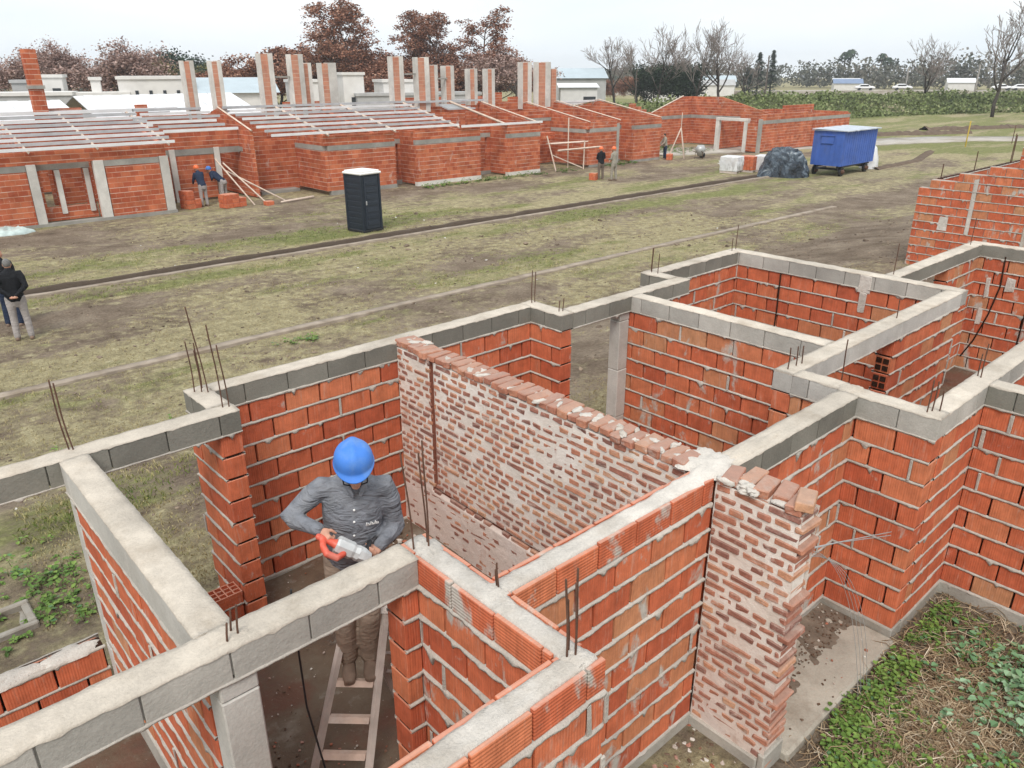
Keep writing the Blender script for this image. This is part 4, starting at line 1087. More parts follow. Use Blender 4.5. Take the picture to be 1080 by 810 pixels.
add_person(32.55,27.8,95,'labourer in pale khaki clothes and an orange helmet standing next to the one in black',(m_khaki,m_khaki,m_boot),'front',1.70,.03,hat=True,hatm=m_hato,group=gw,step=.04)
add_person(43.3,32.6,150,'man by the pole tripod at the corner of a far house',(m_khaki,m_navy,m_boot),'reach',1.62,.12,bald=False,hairm=m_dhair,group=gw)
# ============================================================ far row of unfinished houses (y about 33, open ground at G)
m_fconc=conc('weathered_beam',(.33,.315,.285),.2,stain=(.20,.19,.165),stamt=.5,scale=1.5)
m_wpost=conc('pale_post',(.62,.595,.55),.12,stain=(.40,.37,.33),stamt=.35,scale=2.)
m_purlin=plain('galvanised_purlin',(.70,.70,.70),.55,.4,.12,2.,.05)
m_purlind=plain('galvanised_purlin_dull',(.44,.45,.46),.5,.45,.2,2.,.05)
m_wood2=plain('pale_timber',(.58,.47,.39),.85,.1,.2,4.,.3)
m_plaster=plain('white_plaster',(.66,.645,.62),.9,.1,.08,1.5,.2,dirt=(.45,.42,.38),dirtamt=.35)
m_gplaster=plain('grey_plaster',(.40,.40,.395),.9,.1,.12,1.5,.2)
m_wroof=plain('white_sheet_roof',(.72,.735,.75),.5,.3,.06,1.,.05)
m_interior=plain('shaded_interior',(.09,.05,.035),.95,.05,.2,2.)
def pbox(parent,name,mat,*boxes,c=0.,r=None):
    mb=MB()
    for b in boxes: mb.box(b[0],b[1],b[2],b[3],b[4]+G,b[5]+G,r=rnd() if r is None else r,c=c)
    return mb.build(name,mat,parent)
def fwall(parent,ax,a0,a1,b0,b1,z0,z1,holes=(),mat=None,z1b=None,ragged=False,name='brick_wall'):
    """far brick wall in one mesh; z1b = height at the a1 end (sloping top)"""
    mb=MB()
    cuts=sorted(set([a0,a1]+[h for q in holes for h in q[:2]]))
    def top(a): return z1 if z1b is None else z1+(z1b-z1)*(a-a0)/(a1-a0)
    if z1b is not None:
        n=max(2,int(abs(z1b-z1)/.2)) if ragged else 8
        cuts=sorted(set(cuts+[a0+(a1-a0)*i/n for i in range(n+1)]))
    def slab(s0,s1,za,zb0,zb1):
        P=[]
        for b in (b0,b1):
            for a,z in ((s0,za),(s1,za),(s1,zb1),(s0,zb0)):
                P.append(((a,b) if ax=='x' else (b,a))+(z+G,))
        U=[(s0,za),(s1,za),(s1,zb1),(s0,zb0)]
        i=[mb.vert(p) for p in P]
        mb.face(i[:4],U); mb.face(i[4:][::-1],U[::-1])
        for k in range(4):
            k2=(k+1)%4; q=[i[k],i[k+4],i[k2+4],i[k2]]
            if k in (1,3): uv=[(b0,U[k][1]),(b1,U[k][1]),(b1,U[k2][1]),(b0,U[k2][1])]
            else: uv=[(U[k][0],b0),(U[k][0],b1),(U[k2][0],b1),(U[k2][0],b0)]
            mb.face(q,uv)
    for s0,s1 in zip(cuts[:-1],cuts[1:]):
        if s1-s0<.004: continue
        m=(s0+s1)/2; hs=sorted([q[2:] for q in holes if q[0]<=m<=q[1]])
        t0,t1=top(s0),top(s1)
        if ragged and z1b is not None: t0=t1=max(t0,t1)-.05
        z=z0
        for h0,h1 in hs:
            if h0>z+.01: slab(s0,s1,z,h0,h0)
            z=max(z,h1)
        if z<min(t0,t1)-.01: slab(s0,s1,z,t0,t1)
    return mb.build(name,mat or m_fbrick,parent)
def rafter(parent,p,q,w=.07,h=.10,mat=None,name='rafter'):
    mb=MB(); a=V((p[0],p[1],p[2]+G)); b=V((q[0],q[1],q[2]+G)); mb.limb([a,b],[(w*.7,h*.7)]*2,4,side=V((0,0,1)).cross(b-a),cap=False,sm=False)
    # square the section: four-sided limb turned by 45 degrees
    return mb.build(name,mat or m_purlin,parent)
def purlins(parent,x0,x1,y0,y1,z0,z1,n,jit=.0,skip=()):
    for i in range(n):
        if i in skip: continue
        t=i/(n-1); y=y0+(y1-y0)*t; z=z0+(z1-z0)*t; a=x0+rnd(-jit,jit); b=x1+rnd(-jit,jit)
        pbox(parent,'purlin',m_purlin if i%2==0 else m_purlind,(a,b,y-.03,y+.04,z,z+.11))
def chimney(parent,x,y,w,z0,z1,conc_w=.4,brickfrac=.55,mat=None):
    """tall stack: a brick face with a pale concrete edge beside it"""
    w=w*1.12; bw=w*brickfrac
    c=fwall(parent,'x',x-w/2,x-w/2+bw,y,y+.42,z0,z1,mat=mat or m_fpale,name='chimney_stack')
    pbox(c,'concrete_edge',m_wpost,(x-w/2+bw+.002,x+w/2,y-.012,y+.43,z0,z1+.04))
    if brickfrac<.8: pbox(c,'concrete_edge',m_wpost,(x-w/2-.07,x-w/2-.002,y-.012,y+.43,z0,z1+.03))
    return c
BH='unfinished houses of the far row'
# ---------------- house 1 (left)
h1=thing('unfinished_house','long far brick house at the left with pale concrete posts and purlins','house',(4,36,G),0,BH)
for a,b in ((-9,6.28),(9.0,11.08)): fwall(h1,'x',a,b,33.76,33.94,.12,2.05)
pbox(h1,'footing',m_fconc,(-9,11.5,33.70,33.97,-.1,.115))
for a,b in ((6.30,6.62),(8.60,8.97),(11.10,11.45),(-2.,-1.7)): pbox(h1,'concrete_post',m_wpost,(a,b,33.72,33.96,.02,2.3),c=.01)
pbox(h1,'concrete_beam',m_fconc,(-9,6.28,33.745,33.95,2.055,2.28),(8.98,11.08,33.745,33.95,2.055,2.28)); pbox(h1,'concrete_beam',m_fconc,(6.64,8.58,34.28,34.5,2.02,2.28))
fwall(h1,'x',6.64,8.58,34.3,34.48,.1,2.0,holes=[(6.82,7.28,.62,2.01),(7.52,8.30,.62,2.01)])
for a in (7.30,8.33): pbox(h1,'window_post',m_wpost,(a,a+.18,34.22,34.5,.35,2.0))
for x in (6.5,8.7): fwall(h1,'y',33.97,34.28,x-.06,x+.12,.1,2.3)
fwall(h1,'x',-9,11.4,33.765,33.945,2.285,2.74)
fwall(h1,'y',33.97,36.2,11.27,11.45,.1,2.76,z1b=3.2)
fwall(h1,'x',12.62,14.33,36.2,36.38,.1,2.0); fwall(h1,'x',11.46,12.33,36.2,36.38,.1,2.0)
for a in (12.35,14.36): pbox(h1,'concrete_post',m_wpost,(a,a+.25,36.14,36.40,.0,2.3),c=.01)
pbox(h1,'concrete_beam',m_fconc,(11.46,15.6,36.18,36.39,2.02,2.28)); fwall(h1,'x',11.46,15.6,36.2,36.38,2.285,3.10)
for x in (-3.,1.5,3.2,6.4): fwall(h1,'y',33.97,38.6,x,x+.18,.1,2.72,z1b=3.72)
fwall(h1,'x',-9,15.6,38.5,38.68,.1,3.62,holes=[(7.,8.,.1,2.1),(1,2,.1,2.1)]); fwall(h1,'x',-9,6.3,36.4,36.55,.1,2.9,holes=[(3.6,4.5,.1,2.0)]); fwall(h1,'x',-9,15.6,43.3,43.48,.1,2.7)
purlins(h1,-9,11.75,33.55,38.2,2.80,3.84,9,.05); purlins(h1,11.6,14.9,34.9,38.2,3.10,3.84,6,.35); purlins(h1,-9,13.9,38.6,42.8,3.86,3.0,5)
for x in (-4,1.6,6.45,8.8,11.5): rafter(h1,(x,33.5,2.76),(x,38.3,3.84),mat=m_wood2)
fwall(h1,'x',7.95,8.45,38.2,38.6,3.5,6.35,mat=m_fbrick,name='chimney_stack'); pbox(h1,'chimney_collar',m_fconc,(7.9,8.5,38.15,38.65,4.85,4.98))
fwall(h1,'x',4.3,4.75,38.7,39.1,3.4,5.3,mat=m_fbrick,name='chimney_stack')
fwall(h1,'x',8.6,9.9,38.9,39.1,3.5,4.05,name='brick_wall'); fwall(h1,'x',12.2,12.7,39.,39.2,3.4,4.1,name='brick_wall')
for x,w in ((14.62,.40),(15.92,.40)): chimney(h1,x,38.3,w,3.4,5.93)
# ---------------- house 2 (middle)
h2=thing('unfinished_house','far brick house in the middle behind the portable toilet, with many tall stacks','house',(24,36,G),0,BH)
fwall(h2,'y',35.0,38.3,15.62,15.80,.05,3.0,z1b=3.86); fwall(h2,'y',38.3,43,15.62,15.80,.05,3.86,z1b=2.7)
pbox(h2,'concrete_beam',m_fconc,(15.60,15.82,35.9,38.,2.05,2.25))
rafter(h2,(15.7,34.9,3.02),(15.7,38.3,3.92),.08,.06,m_wood2)
fwall(h2,'x',15.81,18.47,36.8,36.98,.1,2.03,holes=[(16.05,17.0,.55,2.04),(17.35,18.2,.1,2.04)])
pbox(h2,'concrete_beam',m_fconc,(15.81,18.47,36.78,37.0,2.035,2.27)); fwall(h2,'x',15.81,18.47,36.8,36.98,2.275,3.2)
pbox(h2,'door_step',m_fconc,(16.2,18.2,35.7,36.75,-.05,.16))
fwall(h2,'y',33.46,36.79,18.48,18.66,.2,2.03); pbox(h2,'concrete_beam',m_fconc,(18.465,18.675,33.63,36.77,2.035,2.26)); fwall(h2,'y',33.46,36.79,18.48,18.66,2.265,2.74,z1b=3.25)
def front(hh,x0,x1,y,z0=.2,pl=True,holes=()):
    fwall(hh,'x',x0,x1,y,y+.18,z0,2.03,holes=holes)
    pbox(hh,'concrete_beam',m_fconc,(x0-.004,x1+.004,y-.015,y+.195,2.035,2.26)); fwall(hh,'x',x0,x1,y,y+.18,2.265,2.70)
    if pl: pbox(hh,'footing',m_wpost if pl==2 else m_fconc,(x0-.01,x1+.01,y-.03,y+.2,-.1,z0-.005))
front(h2,18.665,22.40,33.45); front(h2,23.50,27.75,33.20,pl=2); front(h2,29.65,32.15,33.10,pl=2)
front(h2,22.41,23.49,34.6,holes=[(22.65,23.35,.5,2.03)]); front(h2,27.76,29.64,34.6,holes=[(28.3,29.4,.5,2.03)])
pbox(h2,'concrete_post',m_wpost,(28.15,28.28,34.55,34.8,.1,2.02))
for x,y0,y1 in ((22.22,33.64,34.59),(23.50,33.39,34.59),(27.57,33.39,34.59),(29.65,33.29,34.59)): fwall(h2,'y',y0,y1,x,x+.18,.1,2.7)
fwall(h2,'y',33.29,38.3,31.97,32.15,.1,2.68,z1b=3.7); fwall(h2,'y',38.3,43,31.97,32.15,.1,3.7,z1b=2.7); rafter(h2,(32.06,33.0,2.74),(32.06,38.3,3.78),.07,.06,m_wood2)
for x in (21.2,26.1): fwall(h2,'y',33.65,38.3,x,x+.18,.1,2.72,z1b=3.66)
fwall(h2,'x',15.81,31.9,38.35,38.53,.1,3.56,holes=[(19,20,.1,2.),(24,25,.1,2.),(28.5,29.4,.1,2.)]); fwall(h2,'x',15.81,31.9,42.8,43,.1,2.7); fwall(h2,'x',15.81,26,36.3,36.45,.1,2.5,holes=[(22,23,.1,2.)])
fwall(h2,'x',26.3,29.8,37.0,37.18,.1,3.3); fwall(h2,'x',29.8,31.9,36.6,36.78,.1,2.5,z1b=3.3,ragged=True)
purlins(h2,15.9,26.4,33.3,38.2,2.82,3.84,8,.04); purlins(h2,26.4,32.3,33.1,38.2,2.74,3.80,8,.05,skip=(1,2,3,4,5,6)); purlins(h2,15.9,32,38.7,42.5,3.8,3.0,5)
for x in (18.6,22.3,26.3,29.6): rafter(h2,(x,33.15,2.76),(x,38.25,3.84),mat=m_wood2)
pbox(h2,'sheet_metal',m_purlind,*[(28.6+.0*i,30.6-.2*i,37.0+.2*i,37.18+.2*i,3.42+.05*i,3.50+.05*i) for i in range(5)])
for x,w,z in ((18.47,.56,6.28),(20.09,.58,6.26),(20.74,.42,5.86),(22.0,.75,5.87),(26.18,.62,6.22),(27.9,.68,6.19),(28.79,.52,5.79),(29.98,.54,5.75),(32.34-.55,.50,5.59)): chimney(h2,x,38.55 if z<5.9 else 38.3,w,3.3,z,brickfrac=.42 if x in(22.,) else .58)
for a,b,z in ((18.75,19.8,5.2),(26.5,27.55,5.3),(29.05,29.7,5.05)): pbox(h2,'tie_bar',m_fconc,(a,b,38.45,38.55,z,z+.08))
# ---------------- house 3
h3=thing('unfinished_house','far brick house behind the two standing labourers, with sloping gable tops','house',(38,36,G),0,BH)
fwall(h3,'x',32.2,35.79,35.9,36.08,.1,2.6); pbox(h3,'concrete_beam',m_fconc,(32.2,35.79,35.88,36.1,2.62,2.8)); fwall(h3,'x',32.2,35.79,35.9,36.08,2.81,3.2)
fwall(h3,'y',32.75,36.0,35.80,35.98,.15,2.0); pbox(h3,'concrete_beam',m_fconc,(35.785,35.995,32.95,35.9,2.005,2.22)); fwall(h3,'y',32.75,38.2,35.80,35.98,2.225,2.58,z1b=3.55); fwall(h3,'y',38.2,43,35.80,35.98,.1,3.55,z1b=2.6)
front(h3,35.985,38.44,32.75,z0=.15); front(h3,40.1,42.9,32.75,z0=.15); front(h3,38.72,40.09,33.8,z0=.15,holes=[(38.9,39.6,.1,2.0)])
pbox(h3,'concrete_post',m_fconc,(38.45,38.70,32.74,32.96,.1,2.45))
fwall(h3,'y',32.95,33.79,38.5,38.68,.1,2.6); fwall(h3,'y',32.95,33.79,40.1,40.28,.1,2.6)
for x in (38.6,42.72): fwall(h3,'y',32.95,38.2,x,x+.18,.1,2.6,z1b=3.55); fwall(h3,'y',38.2,43,x,x+.18,.1,3.55,z1b=2.6)
for x in (35.9,38.7,42.8): rafter(h3,(x,32.7,2.66),(x,38.2,3.64),.08,.05,m_wood2); rafter(h3,(x,38.2,3.64),(x,42.9,2.7),.08,.05,m_wood2)
fwall(h3,'x',36.0,42.7,38.2,38.38,.1,2.9,holes=[(37.5,38.4,.1,2.)]); fwall(h3,'x',33.0,36,38.9,39.08,.1,3.2,z1b=4.0,ragged=True); fwall(h3,'x',36.,39.,37.0,37.18,.1,3.4,z1b=2.7,ragged=True); fwall(h3,'x',32.3,43,43,43.18,.1,2.6)
purlins(h3,39.2,42.9,38.6,41.5,3.50,3.1,5,.3)
for x,w,z in ((33.15,.5,5.59),(36.19,.68,5.98),(37.75,.98,5.99),(38.62,.40,5.59)): chimney(h3,x,38.5,w,3.2,z,brickfrac=.95 if x==38.62 else .55)
# ---------------- house 4 (right)
h4=thing('unfinished_house','far brick house at the right with a pale doorway frame, beside the blue site trailer','house',(56,34,G),0,BH)
fwall(h4,'x',46.5,54.2,38.4,38.58,.1,2.0); pbox(h4,'concrete_beam',m_fconc,(46.5,54.2,38.385,38.595,2.005,2.25)); fwall(h4,'x',49.0,52.9,38.4,38.58,2.255,2.5,z1b=3.6); fwall(h4,'x',52.9,54.2,38.4,38.58,2.255,3.6); fwall(h4,'x',46.5,49.0,38.4,38.58,2.255,3.3,z1b=2.4,ragged=True)
rafter(h4,(48.9,38.45,2.5),(52.9,38.45,3.66),.09,.06,m_wood2)
fwall(h4,'y',33.9,38.39,54.02,54.2,.1,2.0); pbox(h4,'concrete_beam',m_fconc,(54.005,54.215,33.9,38.37,2.005,2.25)); fwall(h4,'y',35.7,38.39,54.02,54.2,2.255,3.6); fwall(h4,'y',31.0,35.7,54.05,54.23,.1,2.4,z1b=3.6,mat=m_fbrick2)
fwall(h4,'x',51.2,54.0,33.75,33.93,.1,2.0); pbox(h4,'door_post',m_wpost,(51.0,51.3,33.72,34.0,-.05,2.10),c=.01); pbox(h4,'door_post',m_wpost,(51.0,51.3,31.35,31.65,-.05,2.10),c=.01); pbox(h4,'door_lintel',m_wpost,(50.98,51.34,31.34,34.0,2.105,2.3),c=.01)
fwall(h4,'x',53.6,53.8,32.2,32.38,.1,2.1,name='brick_pier'); fwall(h4,'y',30.5,31.33,51.02,51.2,.1,2.0); pbox(h4,'concrete_post',m_fconc,(51.0,51.25,30.3,30.5,.0,2.3))
fwall(h4,'x',51.26,64.4,30.3,30.48,.1,1.95); pbox(h4,'concrete_beam',m_fconc,(51.26,64.4,30.285,30.495,1.955,2.2)); fwall(h4,'x',51.26,57.5,30.3,30.48,2.205,2.62); fwall(h4,'x',57.5,64.4,30.3,30.48,2.205,2.45,z1b=2.3)
fwall(h4,'x',57.0,61.5,32.0,32.18,.1,3.0); fwall(h4,'x',58.4,59.6,30.1,30.28,.1,1.95,name='brick_pier')
fwall(h4,'y',30.5,37,64.22,64.4,.1,2.4); fwall(h4,'x',54.3,64.2,37,37.18,.1,2.4)
# ---------------- the second row behind, with sheet roofs
hb=thing('house','low house behind the left far house with a white sheet metal roof','house',(10,50,G))
fwall(hb,'x',1.,17.6,47.1,47.28,0,2.7,name='wall'); 
def roofsheet(parent,x0,x1,y0,y1,z0,z1,mat,name='roof'):
    mb=MB(); n=int((x1-x0)/.5); 
    for i in range(n):
        a=x0+(x1-x0)*i/n; b=x0+(x1-x0)*(i+1)/n
        P=[(a,y0,z0),(b,y0,z0),(b,y1,z1),(a,y1,z1)]
        for dz in (0,.05): mb.poly([(p[0]+(.0 if dz else 0),p[1],p[2]+G+dz+(.02*(i%2))) for p in P],r=.5)
    mb.box(x0,x1,y0-.02,y0,z0+G-.06,z0+G+.06)
    return mb.build(name,mat,parent)
roofsheet(hb,-1.5,11.9,46.2,50.8,3.0,4.0,m_wroof); roofsheet(hb,12.6,21.8,46.2,50.8,3.0,4.2,m_wroof); roofsheet(hb,-1.5,11.9,55.4,50.8,3.0,4.0,m_wroof); roofsheet(hb,12.6,21.8,55.4,50.8,3.0,4.2,m_wroof)
hc_=thing('unfinished_house','roofless brick house in the second far row, mostly hidden behind tall stacks','house',(34,49,G))
fwall(hc_,'x',22.6,42,47.1,47.28,0,2.9,holes=[(25,26,.1,2.)]); fwall(hc_,'x',33,37.5,48.1,48.28,0,3.75); fwall(hc_,'x',38.5,42.5,48.1,48.28,0,3.3,z1b=4.0,ragged=True); fwall(hc_,'x',24,27.5,48.1,48.28,0,3.7)
# ============================================================ things on the site
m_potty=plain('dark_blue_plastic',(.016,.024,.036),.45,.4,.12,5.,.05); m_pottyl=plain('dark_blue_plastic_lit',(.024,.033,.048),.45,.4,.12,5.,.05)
pt=thing('portable_toilet','dark navy portable toilet with a flat white roof standing alone on the grass','toilet',(15.12,24.82,G),R(8))
mb=MB(); mb.box(-.50,.50,-.50,.50,.08,2.06,c=.03)
for k in range(9): mb.box(-.515,-.498,-.42,.42,.20+.2*k,.32+.2*k,c=.006)
for x in (-.46,.46): mb.box(x-.05,x+.05,-.53,-.47,.08,2.06,c=.015)
for x in (-.46,.46):
    for y in (.47,): mb.box(x-.05,x+.05,y,y+.05,.08,2.06,c=.015)
mb.box(-.535,-.47,-.53,-.42,.08,2.06,c=.015); mb.box(-.535,-.47,.42,.53,.08,2.06,c=.015)
mb.build('cabin',m_potty,pt)
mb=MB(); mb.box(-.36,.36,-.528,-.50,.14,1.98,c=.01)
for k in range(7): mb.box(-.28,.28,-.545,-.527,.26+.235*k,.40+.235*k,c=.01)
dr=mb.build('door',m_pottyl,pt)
mb=MB(); mb.box(-.34,-.28,-.565,-.53,1.0,1.14,c=.01); mb.build('latch',m_steel,dr)
mb=MB(); mb.box(-.56,.56,-.58,.56,2.06,2.14,c=.03); mb.box(-.5,.5,-.5,.5,2.14,2.19,c=.04); mb.build('roof',m_white,pt)
mb=MB(); mb.box(-.53,.53,-.54,.54,0.,.10,c=.02); mb.build('skid',m_dkplastic,pt); pt.scale=(.88,.9,1.)
# blue trailer
m_blue=plain('blue_paint',(.055,.120,.40),.55,.3,.2,1.6,.15,dirt=(.09,.12,.25),dirtamt=.75,rvar=.05)
tr=thing('site_trailer','blue sheet metal site trailer on four small wheels with a shuttered hatch','trailer',(42.5,20.12,G),R(1))
mb=MB()
mb.box(0,4.15,0,1.75,.56,2.42)
for k in range(15): mb.box(.14+.27*k,.18+.27*k,-.018,0,.60,2.38)
for k in range(6): mb.box(-.014,0,.14+.28*k,.17+.28*k,.60,2.38)
mb.build('body',m_blue,tr)
mb=MB(); nx=16
for i in range(nx):
    a=-.10+4.36*i/nx;b=-.10+4.36*(i+1)/nx
    for (p,q) in ((a,b),):
        za=2.43+.03*fn(i,0,3,.9); zb=2.43+.03*fn(i+1,0,3,.9)
        mb.poly([(p,-.16,za),(q,-.16,zb),(q,1.9,zb+.05),(p,1.9,za+.05)]); mb.poly([(p,-.16,za-.05),(q,-.16,zb-.05),(q,-.16,zb),(p,-.16,za)])
mb.box(-.10,4.24,-.1,1.85,2.40,2.425); mb.build('roof',plain('grey_roof_sheet',(.46,.50,.55),.5,.3,.2,2.,.1),tr)
mb=MB(); mb.box(-.06,-.016,.55,1.25,1.72,2.12,c=.01); hh=mb.build('hatch',m_blue,tr); mb=MB(); mb.box(-.10,-.018,.50,1.30,2.13,2.17); mb.build('hatch_hood',m_blue,hh)
mb=MB(); mb.box(.1,4.0,.15,.27,.44,.56); mb.box(.1,4.0,1.45,1.57,.44,.56); mb.box(.38,.46,0,1.7,.30,.42); mb.box(3.4,3.48,0,1.7,.30,.42); mb.box(-1.0,.1,.82,.92,.44,.52); mb.build('chassis',m_dkplastic,tr)
for x in (.42,3.44):
    for y in (.02,1.55):
        mb=MB(); mb.limb([(x,y+.03,.25),(x,y+.15,.25)],[.25,.25],20,sm=False,cap=False); wl=mb.build('wheel',m_dkplastic,tr)
        mb=MB(); mb.limb([(x,y+.0,.25),(x,y+.028,.25)],[.13,.14],14); mb.build('rim',m_rust,wl)
# tarpaulin over a heap
def lumpy(name,label,cat,c,rx,ry,h,mat,seed=1.,group=None,flat=.5,amp=.2):
    mb=MB(); n,m=52,26; rows=[]
    for j in range(m+1):
        t=j/m; row=[]
        for k in range(n):
            a=2*PI*k/n; q=math.sin(t*PI/2)**flat if flat else t
            q=t**.75
            d=1+.16*noise.noise(V((math.cos(a)*1.3,math.sin(a)*1.3,seed)))
            x,y=rx*q*d*math.cos(a),ry*q*d*math.sin(a); z=h*(1-t**2.6)
            f=noise.noise(V((x*1.7,y*1.7,z*1.7+seed))); g=1-abs(noise.noise(V((x*2.6+5,y*2.6,z*2.6+seed))))*2.2; g2=1-abs(noise.noise(V((x*6+5,y*6,z*6+seed))))*2
            o=amp*(.5*f+.40*g+.16*g2); z=max(0,z+o*.5*(1-t)+.02)
            row.append(mb.vert((x*(1+o*.55),y*(1+o*.55),z if j<m else -.03)))
        rows.append(row)
    for j in range(m):
        for k in range(n): mb.face([rows[j][k],rows[j+1][k],rows[j+1][(k+1)%n],rows[j][(k+1)%n]],None,0,True)
    o=mb.build(name,mat); o.location=c; return tag(o,label,cat,group)
def tarp_mat():
    n=NT('blue_grey_tarpaulin',.38,.5); p=n.obj()
    f=n.noise(p,1.5,5.,.6,1.); c=n.ramp(f,[(.36,(.012,.015,.02)),(.50,(.04,.055,.075)),(.60,(.12,.155,.19)),(.70,(.48,.52,.55))]); n.set('Base Color',c); n.set('Roughness',.26); n.bump(n.noise(p,4.,6.,.62,2.5),1.,.14); return n.mat
m_tarp=tarp_mat()
lumpy('tarpaulin_heap','heap under a crumpled blue grey tarpaulin beside the blue trailer','tarpaulin',(41.05,22.75,G),1.2,1.3,1.42,m_tarp,3.,amp=.52)
def pallet(x,y,rz,label,wrapped):
    t_=thing('brick_pallet',label,'brick pallet',(x,y,G),rz,'brick pallets by the tarpaulin')
    mb=MB()
    for k in range(3): mb.box(-.5+.44*k,-.38+.44*k,-.5,.5,0,.1)
    for k in range(5): mb.box(-.5,.5,-.5+.225*k,-.4+.225*k,.1,.125)
    mb.build('pallet',m_wood,t_)
    mb=MB()
    for i in range(3):
        for j in range(5):
            for k in range(4): mb.box(-.495+.333*i,-.17+.333*i,-.48+.195*j,-.295+.195*j,.13+.19*k,.312+.19*k,r=rnd(.1,.7),c=.008,jit=.004)
    mb.build('bricks',m_brick,t_)
    if wrapped:
        mb=MB(); n=12
        mb.box(-.52,.52,-.52,.52,.11,.92,c=.03); 
        for _ in range(30): 
            a=rnd(-.5,.5); mb.limb([(a,-.53,rnd(.15,.5)),(a+rnd(-.2,.2),-.53,rnd(.5,.9))],[rnd(.008,.02)]*2,4)
            a=rnd(-.5,.5); mb.limb([(-.53,a,rnd(.15,.5)),(-.53,a+rnd(-.2,.2),rnd(.5,.9))],[rnd(.008,.02)]*2,4)
        mb.build('plastic_wrap',m_wrap,t_)
    return t_
m_wrap=plain('white_plastic_film',(.66,.67,.68),.35,.5,.12,3.,.4,dirt=(.45,.38,.34),dirtamt=.5)
pallet(40.1,25.4,R(12),'brick pallet wrapped in white plastic film, nearest the pale doorway',True)
pallet(41.2,25.0,R(10),'bare red brick pallet between the white wrapped one and the tarpaulin',False)
pallet(41.9,24.3,R(15),'brick pallet wrapped in white film touching the tarpaulin heap',True)
lumpy('plastic_sheet','crumpled white plastic sheet hanging behind the blue trailer','plastic sheet',(47.9,20.9,G),.55,.5,1.35,m_wrap,9.,amp=.3)
lumpy('plastic_sheet','pale green plastic sheet lying on the ground by the left far house','plastic sheet',(5.1,33.15,G),.8,.4,.16,plain('pale_green_plastic',(.46,.55,.53),.35,.5,.3,4.,.5),5.,amp=.6)
# brick stacks, poles and planks at the far row
def bstack(x,y,rz,nx,ny,nz,label,z=None,group=None,step=False):
    mb=MB()
    for k in range(nz):
        for i in range(nx-(k//2 if step else 0)):
            for j in range(ny): mb.box(.34*i,.33+.34*i,.19*j,.18+.19*j,.19*k,.183+.19*k,r=rnd(.2,.74),c=.008,jit=.008)
    o=mb.build('brick_stack',m_brick); o.location=(x,y,G if z is None else z); o.rotation_euler=(0,0,rz)
    return tag(o,label,'brick stack',group)
sb='stacks of hollow bricks at the far row'
bstack(12.1,34.0,R(20),2,3,4,'stepped brick stack in front of the labourer in the blue jacket',group=sb,step=True); bstack(13.35,33.1,R(10),3,3,3,'low brick stack below the leaning poles',group=sb,step=True)
bstack(15.0,32.6,R(5),1,2,1,'two bricks on the ground right of the leaning poles',group=sb); bstack(31.75,28.4,R(20),1,2,2,'small brick stack at the feet of the man in black',group=sb); bstack(34.25,35.0,R(0),3,2,2,'brick stack up on the scaffold planks',z=G+1.62,group=sb); bstack(43.0,31.8,R(30),2,2,2,'brick stack by the pole tripod',group=sb)
def pole(a,b,label,r=.035,mat=None,name='timber_pole',group='poles leaning by the left far house'):
    mb=MB(); o=V(a); mb.limb([V((0,0,0)),V(b)-o],[r,r],8); k=mb.build(name,mat or m_wood2); k.location=o; return tag(k,label,'pole',group)
pole((14.7,33.3,G),(13.9,35.0,G+1.9),'upright timber pole leaning back towards the brick wall'); pole((15.2,33.0,G),(14.2,34.9,G+1.7),'middle timber pole of the leaning three'); pole((16.3,33.6,G),(14.3,34.9,G+1.35),'long low timber pole slanting down to the right')
pole((15.8,32.9,G+.05),(17.6,33.3,G+.07),'timber pole lying on the soil below the brick fin',.05)
sf=thing('scaffold','rough timber scaffold in the recess of the far house','scaffold',(34,34,G))
def sbar(name,a,b,w,h,mat=None):
    mb=MB(); O_=V((34,34,0)); mb.limb([V(a)-O_,V(b)-O_],[(w,h)]*2,4,side=(0,0,1) if abs(a[2]-b[2])<.5 else (1,0,0),cap=False,sm=False); return mb.build(name,mat or m_wood2,sf)
for a,b in (((33.0,32.6,0),(32.7,33.1,2.0)),((35.0,32.3,0),(35.05,32.3,1.65)),((34.9,33.5,0),(34.9,33.5,2.9)),((33.2,34.6,0),(33.2,34.6,1.7))): sbar('post',a,b,.05,.05)
sbar('brace',(33.1,33.0,.9),(35.0,32.4,.1),.04,.03)
for dy in (0,.3): sbar('plank',(32.9,33.0+dy,1.55),(35.4,32.4+dy,1.58),.03,.14)
sbar('ledger',(33.0,32.5,1.2),(36.0,31.9,1.28),.05,.04)
tp=thing('pole_tripod','tripod of pale timber poles with a hanging rope by the far gable','tripod',(44.2,32.0,G))
for b in ((-1.0,.3,0),(.15,-.2,0),(.9,.3,0)):
    mb=MB(); mb.limb([b,(0,.1,1.95)],[.045,.04],8); mb.build('pole',m_wood2,tp)
mb=MB(); mb.limb([(0,.1,1.9),(0.02,.1,2.9)],[.03,.025],6); mb.build('mast',m_wood2,tp)
wb=thing('wheelbarrow','grey wheelbarrow full of mortar beside the timber tripod','wheelbarrow',(45.3,31.2,G),R(20))
mb=MB(); mb.limb([(0,0,.35),(0,0,.58)],[(.30,.25),(.48,.36)],12,side=(1,0,0)); mb.build('tray',m_steel,wb)
mb=MB(); mb.limb([(.55,-.05,.18),(.55,.05,.18)],[.18,.18],16); mb.build('wheel',m_dkplastic,wb)
for s in (-1,1):
    mb=MB(); mb.limb([(.55,s*.08,.2),(-.1,s*.22,.38),(-.85,s*.28,.55)],[.018]*3,6); mb.build('handle',m_rust,wb)
    mb=MB(); mb.limb([(-.3,s*.24,.42),(-.32,s*.26,0)],[.016]*2,6); mb.build('leg',m_rust,wb)
m_yel=plain('yellow_paint',(.50,.36,.06),.6,.3,.15,4.)
